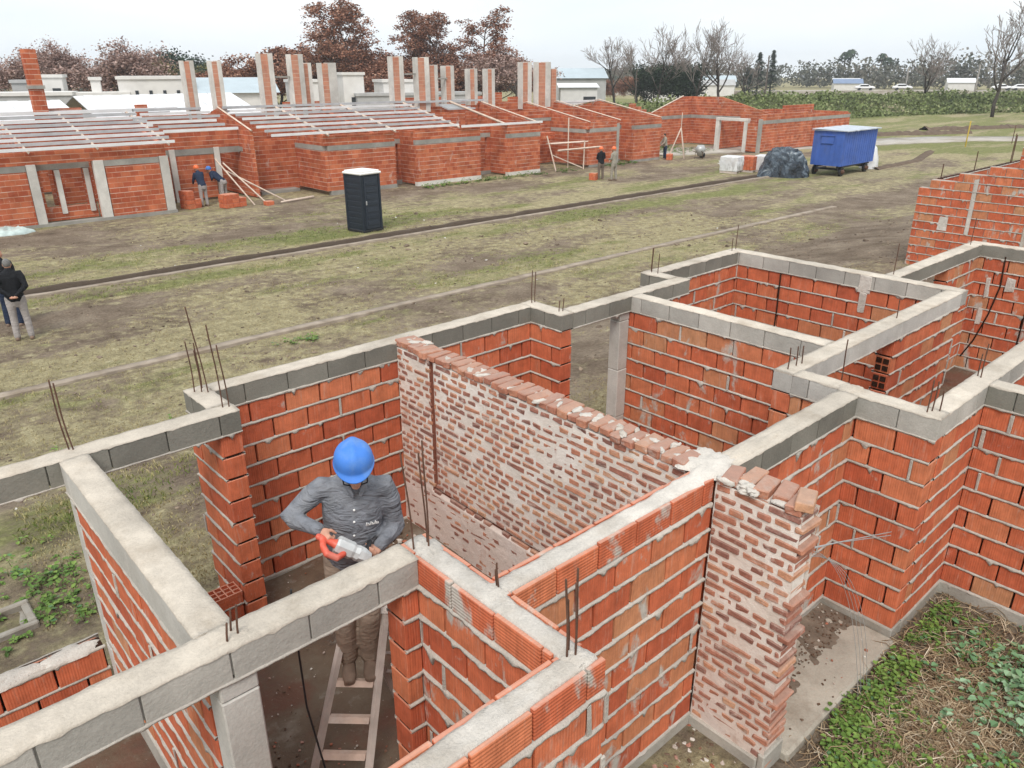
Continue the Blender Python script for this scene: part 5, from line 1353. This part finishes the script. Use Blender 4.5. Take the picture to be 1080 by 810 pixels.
pole((66.9,22.1,G),(66.95,22.1,G+1.85),'yellow marker post at the edge of the gravel road',.05,m_yel,'marker_post',None)
pole((60.5,29.3,G),(60.5,29.3,G+1.2),'thin pale stake in the field right of the far house',.04,m_yel,'marker_post',None)
for x,y,h,l in ((72.5,20.6,1.4,'dark stake in the far field right of the yellow post'),(22.6,7.55,2.9,'')):
    if l: pole((x,y,gz(x,y)),(x+.03,y,gz(x,y)+h),l,.03,m_rust,'stake',None)
# concrete chamber frame in the left weeds
cf=thing('inspection_chamber','small concrete inspection chamber frame lying open in the left weeds','chamber',(.36,7.12,0))
for b in ((-.4,.21,-.22,-.155,-.06,.05),(-.4,.21,.155,.22,-.06,.05),(.145,.21,-.154,.154,-.06,.05),(-.4,-.33,-.154,.154,-.06,.05)):
    mb=MB(); mb.box(*b,c=.012,jit=.004); mb.build('kerb_side',m_plinth,cf)
mb=MB(); mb.box(-.33,.145,-.155,.155,-.06,-.015); mb.build('cover',m_plinth,cf)
# loose wires hanging off the fin
wi=MB()
for k in range(4):
    p0=V((4.16,1.79+.02*k,1.72-.03*k)); p1=V((4.62+.03*k,1.80,1.50)); p2=V((4.95+.05*k,1.72-.01*k,1.0)); p3=V((5.05+.07*k,1.60+.01*k,.03))
    pts=[]
    for i in range(13):
        t=i/12; pts.append(p0*(1-t)**3+p1*3*t*(1-t)**2+p2*3*t*t*(1-t)+p3*t**3)
    wi.limb(pts,[.0022]*13,4,r=.5)
for k in range(2): wi.limb([(4.13,1.80+.05*k,1.74-.05*k),(4.6,1.74+.05*k,1.62-.04*k),(5.3,1.70,1.40-.03*k)],[.0035]*3,5)
tag(wi.build('tie_wires',m_steel),'thin tie wires springing from the brick fin down to the slab','wire')
# ---------------- third near house at the right edge
h5=thing('unfinished_house','red brick gable and walls at the right edge, next in the near row','house',(21,5,0))
def nwall(*a,**k):
    return brick_wall(*a,**k)
def gable(parent,x,y0,y1,zt0,zt1):
    """-x facing gable whose top climbs from y1 (low) to y0 (high), in brick steps"""
    mb=MB(); z=-.1; k=0
    while z<zt1:
        ye=y1 if z+.2<=zt0 else y1-(z+.2-zt0)/(zt1-zt0)*(y1-y0)
        a=y0-(.165 if k%2 else 0)
        while a<ye:
            q0,q1=max(a,y0),min(a+.33,ye)
            if q1-q0>.04: mb.box(x+rnd(-.004,.004),x+.18,q0+.003,q1-.003,z+.011,z+.19,r=rnd(.8,.99) if rnd()<.12 else rnd(.1,.75),c=.005,jit=.003)
            a+=.337
        mb.box(x+.016,x+.165,y0,ye-.012,z,z+.2,r=.3,mi=1); bead(mb,'y',y0,ye-.005,x,-1,z+.001,amp=1.4)
        z+=.2;k+=1
    return mb.build('brick_wall',[m_brick_worn,m_mortar],parent)
gable(h5,20.3,-2,7.55,2.02,5.2)
for q in ((6.25,6.34,.9,2.2),(5.05,5.14,.6,2.6),(6.75,6.95,.95,1.25)):
    mb=MB(); mb.box(20.285,20.30,*q,c=.004,jit=.015); mb.build('mortar_patch',m_topw,h5)
brick_wall('x',20.49,27,7.1,7.28,h5,ztop=2.11,zbot=-.1,amp=.5,plinth=False); brick_wall('x',20.49,27,3.2,3.38,h5,ztop=3.1,zbot=.0,amp=.5,plinth=False); brick_wall('y',3.4,7.1,26.8,26.98,h5,ztop=2.3,zbot=.0,amp=.5,plinth=False); brick_wall('y',3.4,6.4,23.5,23.68,h5,ztop=2.7,zbot=.0,amp=.5,plinth=False)
for p,top in (((20.6,7.2,2.0),2.45),((22.8,7.2,2.0),2.6),((25.6,7.2,2.0),2.9),((25.7,7.2,2.0),2.85)): rebar(p,top,h5,(0,0),.012)
for h in (h1,h2,h3,h4,hb,hc_,h5): under(h)
# ============================================================ trees, far woods, far buildings
m_bark=plain('grey_bark',(.115,.095,.082),.95,.1,.3,3.,.5); m_barkd=plain('dark_bark',(.065,.055,.048),.95,.1,.3,3.,.5); m_twig=plain('bare_twigs',(.27,.23,.21),.95,.05,.2,2.,0.)
def fol(name,stops):
    n=NT(name,.85,.1); n.set('Base Color',n.ramp(n.attr('rnd'),stops)); return n.mat
m_rustleaf=fol('rust_brown_foliage',[(0.,(.135,.06,.040)),(.4,(.245,.115,.076)),(.75,(.35,.185,.125)),(1.,(.45,.285,.21))])
m_rtwig=plain('reddish_twigs',(.19,.115,.095),.95,.05,.2,2.,0.)
m_paleleaf=fol('pale_rust_twigs',[(0.,(.22,.14,.12)),(.5,(.36,.245,.21)),(1.,(.50,.38,.34))])
m_olive=fol('olive_foliage',[(0.,(.075,.07,.03)),(.5,(.16,.14,.06)),(1.,(.27,.23,.10))])
m_dgreen=fol('dark_evergreen_foliage',[(0.,(.018,.030,.020)),(.5,(.035,.055,.035)),(1.,(.065,.09,.055))])
m_grgreen=fol('grey_green_foliage',[(0.,(.06,.072,.058)),(.5,(.12,.125,.10)),(.8,(.18,.17,.145)),(1.,(.25,.23,.20))])
m_bush=fol('thicket_foliage',[(0.,(.075,.095,.045)),(.35,(.13,.165,.062)),(.7,(.19,.225,.092)),(.9,(.26,.275,.14)),(1.,(.30,.265,.18))])
def rvec(): 
    while True:
        v=V((rnd(-1,1),rnd(-1,1),rnd(-1,1)))
        if .01<v.length<1: return v.normalized()
def grow(h,style,rng):
    """branch skeleton: list of (points, radii, level) and the tips"""
    segs=[]; tips=[]
    def br(p,d,L,r,lv,mx):
        n=4; pts=[p.copy()]; rs=[r]; q=p.copy(); dd=d.copy()
        for i in range(n):
            dd=(dd+rvec()*style['wob']+V((0,0,style['up']))*(.25 if lv else .1)).normalized(); q=q+dd*(L/n); pts.append(q.copy()); rs.append(r*(1-(i+1)/n*(1-style['tap'])))
        segs.append((pts,rs,lv))
        if lv>=mx: tips.append((q.copy(),dd.copy())); return
        k=style['kids'][min(lv,len(style['kids'])-1)]
        for i in range(k):
            t=rng.uniform(style['from'] if lv==0 else .35,1.) if i<k-1 else 1.
            j=t*n; a=min(n-1,int(j)); b=pts[a].lerp(pts[a+1],j-a)
            ax=rvec(); ax=(ax-dd*ax.dot(dd)).normalized()
            sp=style['spread']*rng.uniform(.6,1.25)*(1-.35*(t>=1))
            nd=(dd*math.cos(sp)+ax*math.sin(sp)); 
            if lv==0 and style.get('level'): nd.z*=style['level']; nd.normalize()
            br(b,nd,L*style['ratio']*rng.uniform(.75,1.15)*(1.25-.45*t if lv==0 else 1),rs[a]*.62,lv+1,mx)
        if lv==0 and style.get('leader'): pass
    br(V((0,0,-.1)),V((0,0,1)),h*style['trunk'],h*style['r'],0,style['lv'])
    return segs,tips
ST=dict(
 bare=dict(wob=.16,up=.30,tap=.55,kids=[7,5,4,3,3],**{'from':.38},spread=.62,ratio=.62,trunk=.50,r=.017,lv=4),
 broad=dict(wob=.20,up=.10,tap=.5,kids=[7,4,3,2],**{'from':.35},spread=.85,ratio=.60,trunk=.55,r=.018,lv=3),
 twig=dict(wob=.18,up=.12,tap=.5,kids=[9,6,5,4],**{'from':.28},spread=.78,ratio=.58,trunk=.52,r=.016,lv=4),
 cyp=dict(wob=.10,up=.10,tap=.25,kids=[30,6,3],**{'from':.24},spread=1.0,ratio=.26,trunk=.96,r=.014,lv=3))
PROTO={}
def tree_proto(key,style,h,leafm,nl,ls,spread,seed,bark=m_bark,fill=None):
    random.seed(seed); rng=random.Random(seed); noise.seed_set(seed)
    segs,tips=grow(h,ST[style],rng)
    tm=MB(); cm=MB()
    for pts,rs,lv in segs:
        if lv<=1: tm.limb(pts,[max(r,.03) for r in rs],6 if lv==0 else 5,cap=False)
        else: cm.limb(pts,[max(r,.022 if leafm is None else .02) for r in rs],3,cap=False,mi=0,r=rnd())
    if leafm is not None:
        for (q,d) in tips:
            cl=rnd(.1,.8)
            for _ in range(nl):
                p=q+V((random.gauss(0,spread),random.gauss(0,spread),random.gauss(0,spread*.8)))
                a=rvec(); b=rvec(); b=(b-a*a.dot(b)).normalized(); s=ls*rnd(.5,1.2)
                cm.poly([p+a*s,p+b*s*.8,p-a*s*.9,p-b*s*.7],r=min(1,max(0,cl+rnd(-.3,.3))),mi=1)
    root=bpy.data.objects.new('tree',None); COL.objects.link(root)
    tm.build('trunk',bark,root); cm.build('crown',[m_twig if leafm is None else (m_rtwig if leafm in (m_rustleaf,m_paleleaf) else bark)]+([leafm] if leafm is not None else []),root)
    PROTO[key]=(root,h); root['unused']=1
    return root
def plant(key,x,y,h,label,name='tree',cat='tree',group=None,rz=None,sx=1.,z=None):
    root,h0=PROTO[key]
    if root.get('unused'): o=root; del root['unused']
    else: o=copy_tree(root)
    o.name=name; o.location=(x,y,G if z is None else z); o.rotation_euler=(0,0,rnd(0,6.28) if rz is None else rz); s=h/h0; o.scale=(s*sx,s*sx,s)
    return tag(o,label,cat,group)
for i in range(3): tree_proto('tall%d'%i,'cyp',14,m_rustleaf,15,.135,.26,11+i*7)
for i in range(3): tree_proto('rust%d'%i,'twig',9,m_rustleaf,14,.13,.30,40+i*5)
for i in range(3): tree_proto('bare%d'%i,'bare',11,None,0,0,0,70+i*3,m_barkd)
for i in range(2): tree_proto('pale%d'%i,'twig',9,m_paleleaf,9,.10,.28,140+i*5)
tree_proto('olive','broad',8,m_olive,60,.16,.6,101); tree_proto('green','broad',8,m_dgreen,90,.18,.62,107,m_barkd)
random.seed(99)
gb='rust brown trees behind the far row'
for k,x,y,h,l,sx in [('pale0',19.2,98.1,7.9,'rust brown tree at the extreme left of the skyline',1.3),('pale1',24.3,109.3,8.6,'rust brown tree just right of the lone brick stack at the left',1.2),('pale0',25.3,100.9,8.9,'rust brown tree above the small white tower house',1.2),('pale1',27.6,96.4,9.3,'large rounded rust brown tree left of the white warehouse',1.45),('pale0',31.1,103.4,7.6,'low rust brown tree at the left end of the white warehouse',1.2),
 ('rust2',41.7,90.9,7.5,'low rust brown tree behind the first pair of pale stacks',1.5),('rust0',47.5,97.0,9.2,'rust brown tree behind the pair of stacks joined by a bar',1.5),('rust1',48.4,92.0,9.4,'dense rust brown tree left of the tall airy trees',1.3),
 ('tall0',48.6,85.1,12.4,'tall airy rust brown tree, left one of the first tall pair',1.),('tall1',54.2,86.4,12.9,'tall airy rust brown tree, right one of the first tall pair',1.05),('rust2',55.9,94.7,9.6,'rust brown tree filling in behind the first tall pair',1.4),('rust0',61.3,93.8,8.6,'low rust brown tree in the gap between the tall groups',1.5),
 ('tall2',59.6,85.2,11.5,'tall thin rust brown tree starting the second tall group',.95),('tall0',66.7,90.0,11.2,'tall airy tree at the middle back of the second tall group',1.),('tall1',65.1,83.6,12.3,'tallest airy rust tree of the second tall group',1.05),('tall2',65.0,78.6,11.5,'tall airy rust tree at the right end of the second tall group',1.1),
 ('rust1',72.0,83.2,8.2,'low rust brown tree right of the second tall group',1.3),('pale1',66.3,72.2,8.9,'broad bare topped rust tree behind the last brick stacks',1.35),('rust0',43.4,103.2,6.8,'low rust tree behind the grey sheet roof of the warehouse',1.4),('rust1',58.3,81.2,7.8,'low rust tree below the first airy tree of the second group',1.5),('rust2',71.8,89.8,8.0,'far low rust tree behind the middle stacks',1.4),('rust1',52.0,83.0,7.4,'low rust tree at the foot of the first tall pair',1.5),('rust0',63.0,80.5,7.0,'low rust tree at the foot of the second tall group',1.5)]:
    plant(k,x,y,h*(.93 if k[0]=='t' else 1.),l,'autumn_tree',group=gb,sx=sx*(1.4 if k[0]=='t' else 1.05))
ga_='bare trees beyond the green thicket'
for k,x,y,h,l in [('bare0',94.9,81.4,11.0,'bare tree standing left of the dark evergreen clump'),('bare1',104.8,85.1,10.2,'thin bare tree just behind the dark evergreen clump'),('bare2',96.4,74.8,11.2,'tall bare tree rising above the dark evergreen clump'),('bare0',104.9,76.8,10.4,'bare tree second to the right of the evergreen clump'),('bare1',98.0,69.3,11.4,'wide bare tree in the middle of the bare row'),('bare2',98.3,65.3,11.6,'spreading bare tree at the right end of the bare row'),('bare0',110.2,68.9,9.0,'small bare tree left of the two dark conifers'),
 ('bare1',126.1,48.2,10.4,'lone bare tree standing in the thicket at the right'),('bare2',112.7,34.9,13.0,'large bare tree cut by the right edge of the photo')]:
    plant(k,x,y,h*1.02,l,'bare_tree',group=ga_,sx=1.1)
plant('olive',37.2,114.1,7.2,'yellowish olive tree at the left end of the white warehouse','tree',sx=1.3); plant('olive',41.7,123.1,6.8,'olive tree behind the white warehouse roof','tree',sx=1.4); 
plant('green',49.9,141.4,8.4,'dark bluish tree far behind the white warehouse','tree',sx=1.5); plant('green',52.3,136.6,7.6,'dark green tree right of the bluish one behind the warehouse','tree',sx=1.6); plant('olive',52.3,129.9,6.4,'pale olive tree above the second stack pair','tree',sx=1.5)
plant('rust0',111.8,100.0,4.8,'small rust red tree in front of the long pale warehouse','tree',sx=1.4); plant('rust1',116.2,94.8,5.2,'pinkish rust tree right behind the first bare tree','tree',sx=1.4)
for x,y,h,l in ((98.5,76.9,6.2,'dark evergreen of the clump, left one'),(103.9,78.2,6.6,'dark evergreen of the clump, tallest middle one'),(103.8,74.9,6.2,'dark evergreen of the clump, right one under a bare tree')): plant('green',x,y,h,l,'evergreen_tree',group='dark evergreens left of the bare row',sx=1.25)
# conifers
def conifer(x,y,h,w,label):
    root=thing('conifer',label,'tree',(x,y,G),rnd(0,6),'dark conifers beside the utility pole'); tm=MB(); tm.limb([(0,0,-.1),(0,0,h*.95)],[.22,.04],6); tm.build('trunk',m_barkd,root)
    cm=MB()
    for _ in range(1500):
        t=rnd()**.8; z=h*(.06+.94*t); rr=w*(1-t)**.85*(.75+.35*math.sin(z*5+x))*rnd(.35,1)**.5+.05; a=rnd(0,6.28)
        p=V((math.cos(a)*rr,math.sin(a)*rr,z)); o=V((math.cos(a),math.sin(a),-.25)).normalized(); s=rnd(.3,.6); b=V((-math.sin(a),math.cos(a),rnd(-.3,.3)))
        cm.poly([p-o*s*.4,p+b*s*.35,p+o*s,p-b*s*.35],r=rnd())
    cm.build('crown',m_dgreen,root)
conifer(174.1,108.2,6.2,1.9,'short dark conifer left of the two taller ones'); conifer(171.0,103.7,9.4,2.4,'tall dark conifer left of the utility pole'); conifer(171.8,100.8,9.8,2.0,'tall dark conifer behind the utility pole')
def palm(x,y,h,label):
    root=thing('palm_tree',label,'palm',(x,y,G),rnd(0,6),'far palms on the right skyline'); tm=MB(); tm.limb([(0,0,-.2),(.2,0,h*.55),(.1,0,h*.86)],[.3,.24,.22],6); tm.build('trunk',m_bark,root)
    cm=MB()
    for _ in range(60):
        a=rnd(0,6.28); e=rnd(-.5,1.2); d=V((math.cos(a)*math.cos(e),math.sin(a)*math.cos(e),math.sin(e))); s=V((-math.sin(a),math.cos(a),0)); p=V((.1,0,h*.86)); q=p+d*h*.14; t=q+V((d.x,d.y,-.9)).normalized()*h*.12
        cm.poly([p,q+s*.35,t,q-s*.35],r=rnd())
    cm.build('crown',m_dgreen,root)
for a in ((269.7,131.4,11.4,'far palm at the left of the skyline palms'),(279.4,134.3,12.4,'tallest far palm close to the left one'),(274.3,121.4,10.8,'far palm standing alone right of the first two'),(266.1,115.4,9.4,'shortest far palm at the right')): palm(*a)
# thicket: an earth mound overgrown with shrubs
RID=[(66,66,1.6),(80,60.5,2.5),(90,56,3.2),(102,55.5,3.3),(112,53.5,3.1),(122,50,3.0),(131,46.5,3.0),(138,40,3.0),(143,30,3.0),(146,18,2.8),(148,0,2.6)]
def ridge(t):
    t=max(0,min(len(RID)-1.001,t)); i=int(t); f=t-i; a,b=RID[i],RID[i+1]; L=math.hypot(b[0]-a[0],b[1]-a[1])
    return (a[0]+(b[0]-a[0])*f,a[1]+(b[1]-a[1])*f,a[2]+(b[2]-a[2])*f,-(b[1]-a[1])/L,(b[0]-a[0])/L)
def moundz(t,s):
    x,y,h,nx,ny=ridge(t); hw=9.5 if t<2.5 else 8.
    q=max(0,1-(abs(s)/hw)**2.2); return x+nx*s,y+ny*s,h*.62*q*(1+.22*fn(x+nx*s,y+ny*s,3,.22))
mb=MB(); rows=[]
for i in range(121):
    t=i/120*(len(RID)-1); rows.append([mb.vert((lambda p:(p[0],p[1],p[2]+G-.05))(moundz(t,-10+k)),) for k in range(21)])
for i in range(120):
    for k in range(20): mb.face([rows[i][k],rows[i][k+1],rows[i+1][k+1],rows[i+1][k]],None,0,True)
tag(mb.build('hill',plain('overgrown_soil',(.075,.085,.035),.95,.05,.3,.4,.5)),kind='structure')
mb=MB()
for _ in range(34000):
    t=rnd(0,len(RID)-1); s=rnd(-9.5,9.5) if rnd()<.75 else -9+random.gauss(0,.8); x,y,z=moundz(t,s); b=fn(x,y,2,.35); b2=fn(x,y,8,.12)
    hh=.45+.9*max(0,b+.2)+.3*fn(x,y,4,.9); z=z+G+rnd(-.1,max(.2,hh)); g=min(1,max(0,.48+.55*b2+.25*b+rnd(-.28,.28)))
    a=rvec(); c=rvec(); c=(c-a*a.dot(c)).normalized(); q=rnd(.09,.25); p=V((x,y,z))
    mb.poly([p+a*q,p+c*q*.75,p-a*q,p-c*q*.75],r=g)
tag(mb.build('shrub_thicket',m_bush),'green thicket of shrubs covering a long low bank beyond the site','thicket',kind='stuff')
# far woods that read as one mass
WD=[(225,240,5.0),(247.9,217.8,6.0),(257.4,206.5,6.6),(242.0,177.2,7.4),(249.5,166.6,8.0),(254.7,158.5,7.4),(261.1,147.7,6.6),(264.1,142.4,7.4),(266.8,137.1,8.2),(269.5,131.7,7.4),(272.0,126.5,7.8),(265.8,116.0,8.4),(267.9,110.9,7.4),(269.9,106.1,8.9),(262.9,96.5,8.2),(264.4,92.1,9.8),(266.4,86.2,9.0),(267.8,81.7,9.2),(269.1,77.3,9.0),(272,66,9.0),(276,50,9.),(280,30,9.)]
mb=MB(); WB=[]
for i in range(len(WD)-1):
    a,b=WD[i],WD[i+1]; L=math.hypot(b[0]-a[0],b[1]-a[1])
    for _ in range(max(3,int(L/.85))):
        f=rnd(); h=(a[2]+(b[2]-a[2])*f)*rnd(.6,1.28); WB.append((a[0]+(b[0]-a[0])*f+random.gauss(0,5),a[1]+(b[1]-a[1])*f+random.gauss(0,4),h,rnd(.1,.95)))
for (x,y,h,g) in WB:
    for _ in range(100):
        v=rvec()*rnd(.35,1)**.5; p=V((x+v.x*h*.42,y+v.y*h*.42,G+h*.52+v.z*h*.48)); a=rvec(); c=rvec(); c=(c-a*a.dot(c)).normalized(); q=rnd(.25,.6)
        mb.poly([p+a*q,p+c*q*.8,p-a*q,p-c*q*.8],r=min(1,max(0,g+rnd(-.22,.22))))
tag(mb.build('far_woods',m_grgreen),'grey green belt of far trees along the right skyline','woods',kind='stuff')
mb=MB()
for _ in range(14000):
    f=rnd(); x=60+150*f+random.gauss(0,6); y=260-95*f+random.gauss(0,8); h=(5.4+1.6*fn(x,y,2,.08)); p=V((x,y,G+h*rnd()**.8)); a=rvec(); c=rvec(); c=(c-a*a.dot(c)).normalized(); q=rnd(.4,.9)
    mb.poly([p+a*q,p+c*q*.8,p-a*q,p-c*q*.8],r=min(1,max(0,.35+.5*fn(x,y,5,.06)+rnd(-.22,.22))))
tag(mb.build('far_woods',m_grgreen),'low belt of far trees behind the left warehouses','woods',kind='stuff')
# poles
def upole(x,y,h,label,arms=True,mat=m_bark,r=.14):
    o=thing('utility_pole',label,'utility pole',(x,y,G),R(20)); mb=MB(); mb.limb([(0,0,-.2),(0,0,h)],[r,r*.7],8); mb.build('post',mat,o)
    if arms: mb=MB(); mb.box(-1.0,1.0,-.06,.06,h-.45,h-.33); mb.build('crossarm',mat,o)
m_pole=plain('grey_pole',(.30,.28,.26),.9,.1,.15,2.)
upole(160.,94.9,8.4,'wooden utility pole with a crossarm in front of the dark conifers',True,m_bark,.2); upole(200.,66.5,6.5,'pale far pole right of the lone bare tree',False,m_pole,.22); upole(92.9,75.9,5.6,'thin pole among the bare trees',False,m_bark,.1); upole(215.1,88.,6.2,'pale far pole between the palms and the lone bare tree',False,m_pole,.2)
# cars beyond the thicket
def car(x,y,rz,label,col=(.72,.72,.72)):
    o=thing('parked_car',label,'car',(x,y,G),rz,'cars parked along the far road'); m=plain('car_paint',col,.35,.5,.03,3.,0.)
    mb=MB(); mb.limb([(-2.1,0,.62),(-1.9,0,.66),(1.7,0,.66),(2.1,0,.58)],[(.30,.80),(.36,.86),(.36,.86),(.26,.78)],12,side=(0,0,1)); mb.limb([(-1.5,0,1.05),(-.9,0,1.22),(.4,0,1.22),(1.1,0,1.0)],[(.16,.62),(.26,.70),(.26,.70),(.12,.62)],12,side=(0,0,1)); mb.build('body',m,o)
    mb=MB(); mb.box(-1.15,.75,-.72,.72,1.02,1.30,c=.05); mb.build('windows',m_dkplastic,o)
    for a in (-1.3,1.3):
        for s in (-.82,.66):
            mb=MB(); mb.limb([(a,s,.32),(a,s+.16,.32)],[.32,.32],12,sm=False); mb.build('wheel',m_dkplastic,o)
# they stand on the road, which runs on a low embankment
mb=MB(); mb.box(-.0,1,0,1,0,.01)
strip('road',[(150,140),(200.7,91.5),(214,82),(222,60),(226,20)],9,.9,road_mat(),ragged=.01,step=3.)
for x,y,l in ((200.7,91.8,'white car far beyond the thicket, first one right of the blue roof'),(209,86.2,'white car far beyond the thicket, second one from the blue roof'),(219.5,67.2,'white car far off to the right of the lone bare tree'),(221.,63.5,'white car far off, left of the last pair'),(222.3,59.5,'white car far off, inner one of the last pair'),(222.9,55.,'white car farthest to the right')):
    car(x,y,R(-58),l); bpy.data.objects[-1] if False else None
for o in bpy.data.objects:
    if o.get('category')=='car': o.location.z=G+.9
# ------------------------------------------------------------ far buildings
m_win=plain('dark_window',(.03,.035,.04),.3,.5,.1,3.,0.); m_greyroof=plain('blue_grey_sheet_roof',(.42,.49,.53),.5,.3,.08,1.,.05); m_bluer=plain('blue_sheet_roof',(.18,.24,.36),.5,.3,.1,1.)
def bldg(name,label,x,y,rz,w,d,h,mat,roof=None,rh=0.,roofm=None,wins=(),cat='building',extra=None):
    o=thing(name,label,cat,(x,y,G),rz); mb=MB(); mb.box(-w/2,w/2,-d/2,d/2,-.1,h); mb.build('wall',mat,o)
    if roof=='gable':
        mb=MB(); 
        for s in (-1,1): mb.poly([(-w/2-.3,s*(d/2+.3),h-.05),(w/2+.3,s*(d/2+.3),h-.05),(w/2+.3,0,h+rh),(-w/2-.3,0,h+rh)])
        for q in (-1,1): mb.poly([(q*w/2,-d/2,h-.01),(q*w/2,d/2,h-.01),(q*w/2,0,h+rh-.08)])
        mb.build('roof',roofm,o)
    elif roof=='flat':
        mb=MB(); mb.box(-w/2-.12,w/2+.12,-d/2-.12,d/2+.12,h+.005,h+.25); mb.build('parapet',roofm or mat,o)
    elif roof=='shed':
        mb=MB(); mb.poly([(-w/2-.3,-d/2-.3,h+.02),(w/2+.3,-d/2-.3,h+.02),(w/2+.3,d/2+.3,h+rh),(-w/2-.3,d/2+.3,h+rh)]); mb.box(-w/2,w/2,d/2-.1,d/2,h,h+rh-.03); mb.build('roof',roofm,o)
    for (a,b,c,e) in wins:
        mb=MB(); mb.box(a,b,-d/2-.04,-d/2+.02,c,e); mb.build('window',m_win,o)
    return o
rt=R(-20)
bldg('warehouse','long white warehouse with small high windows behind the left far house',24.9,73.2,rt,5.6,7.,4.95,m_plaster,'flat',0,m_plaster,[(-1.6+1.05*k,-1.35+1.05*k,3.6,4.1) for k in range(4)])
bldg('warehouse','white warehouse with a shallow blue grey sheet roof behind the first pair of stacks',30.6,71.4,rt,7.0,9.,3.9,m_plaster,'gable',1.15,m_greyroof)
bldg('tower_house','small white tower house with one dark square window',17.8,76.5,rt,1.5,3.,5.1,m_plaster,'flat',0,m_plaster,[(-.05,.55,3.6,4.3)]); bldg('house','dark grey walled house beside the white tower house',16.2,77.6,rt,2.2,3.,4.7,m_gplaster,'flat',0,m_gplaster)
bldg('house','low grey block house along the left edge behind the sheet roofs',13.6,73.0,rt,9.,4.,3.85,m_gplaster,'flat',0,m_plaster); bldg('house','low white house below the big rounded rust tree',20.1,72.6,rt,4.4,4.,3.75,m_plaster,'flat',0,m_plaster,[(-.4,.4,1.2,2.2)])
bldg('water_tank','small white rooftop tank box by the big rounded tree',19.8,72.2,rt,.7,.7,4.9,m_plaster,'flat',0,m_plaster)
bldg('house','white house seen between the stacks joined by a bar',36.9,69.8,rt,2.6,4.,4.6,m_plaster,'flat',0,m_plaster,[(-.6,.0,2.6,3.6)]); bldg('house','white two storey house with a narrow dark opening among the middle stacks',40.6,67.4,rt,1.9,3.,5.2,m_plaster,'flat',0,m_plaster,[(-.3,.3,2.4,3.3)])
bldg('house','white flat roofed house left of the tall middle stack',44.9,66.6,rt,3.0,4.,4.55,m_plaster,'flat',0,m_plaster)
bldg('wall_house','long grey rendered house wall behind the middle stacks',46.,64.5,rt,12.,3.,3.4,m_gplaster,'flat',0,m_gplaster)
bldg('warehouse','long pale warehouse with a bluish roof at the right of the last stacks',88.,84.5,R(-40),9.5,9.,4.6,m_gplaster,'gable',1.3,m_greyroof); bldg('house','white shed with a black opening below the pale warehouse',79.5,74.8,R(-42),4.8,4.,3.5,m_plaster,'shed',.5,m_wroof,[(.6,2.2,.1,2.4)])
bldg('house','low pale house far behind the first bare tree',127.2,97.1,R(-45),7,5,2.6,m_plaster,'gable',1.0,m_greyroof); bldg('house','low white house far behind the bare row',166.,111.6,R(-50),8,5,2.4,m_plaster,'gable',1.2,m_gplaster); bldg('house','grey roofed far house left of the short conifer',180.,121.,R(-50),9,5,3.,m_gplaster,'gable',1.4,m_greyroof)
bldg('house','far house with a blue roof at the edge of the woods',216.4,104.,R(-58),7,5,2.3,m_plaster,'gable',1.1,m_bluer); bldg('house','far white house below the palms',232.,112.,R(-58),7,5,2.4,m_plaster,'gable',1.,m_wroof); bldg('house','far white house low in the woods at the right',226.,79.,R(-62),6,5,2.6,m_plaster,'gable',1.,m_wroof)
# ============================================================ the hazy air over the plain
hz=NT('haze_air'); hz.t.nodes.remove(hz.b); vo=hz.t.nodes.new('ShaderNodeVolumePrincipled'); vo.inputs['Color'].default_value=(.93,.96,1,1); vo.inputs['Density'].default_value=.0005; vo.inputs['Anisotropy'].default_value=.2
hz.t.links.new(vo.outputs[0],hz.t.nodes['Material Output'].inputs['Volume'])
mb=MB(); mb.box(-650,650,-650,650,-3.,17.); tag(mb.build('haze',hz.mat),'thin pale haze lying over the plain','haze',kind='stuff')
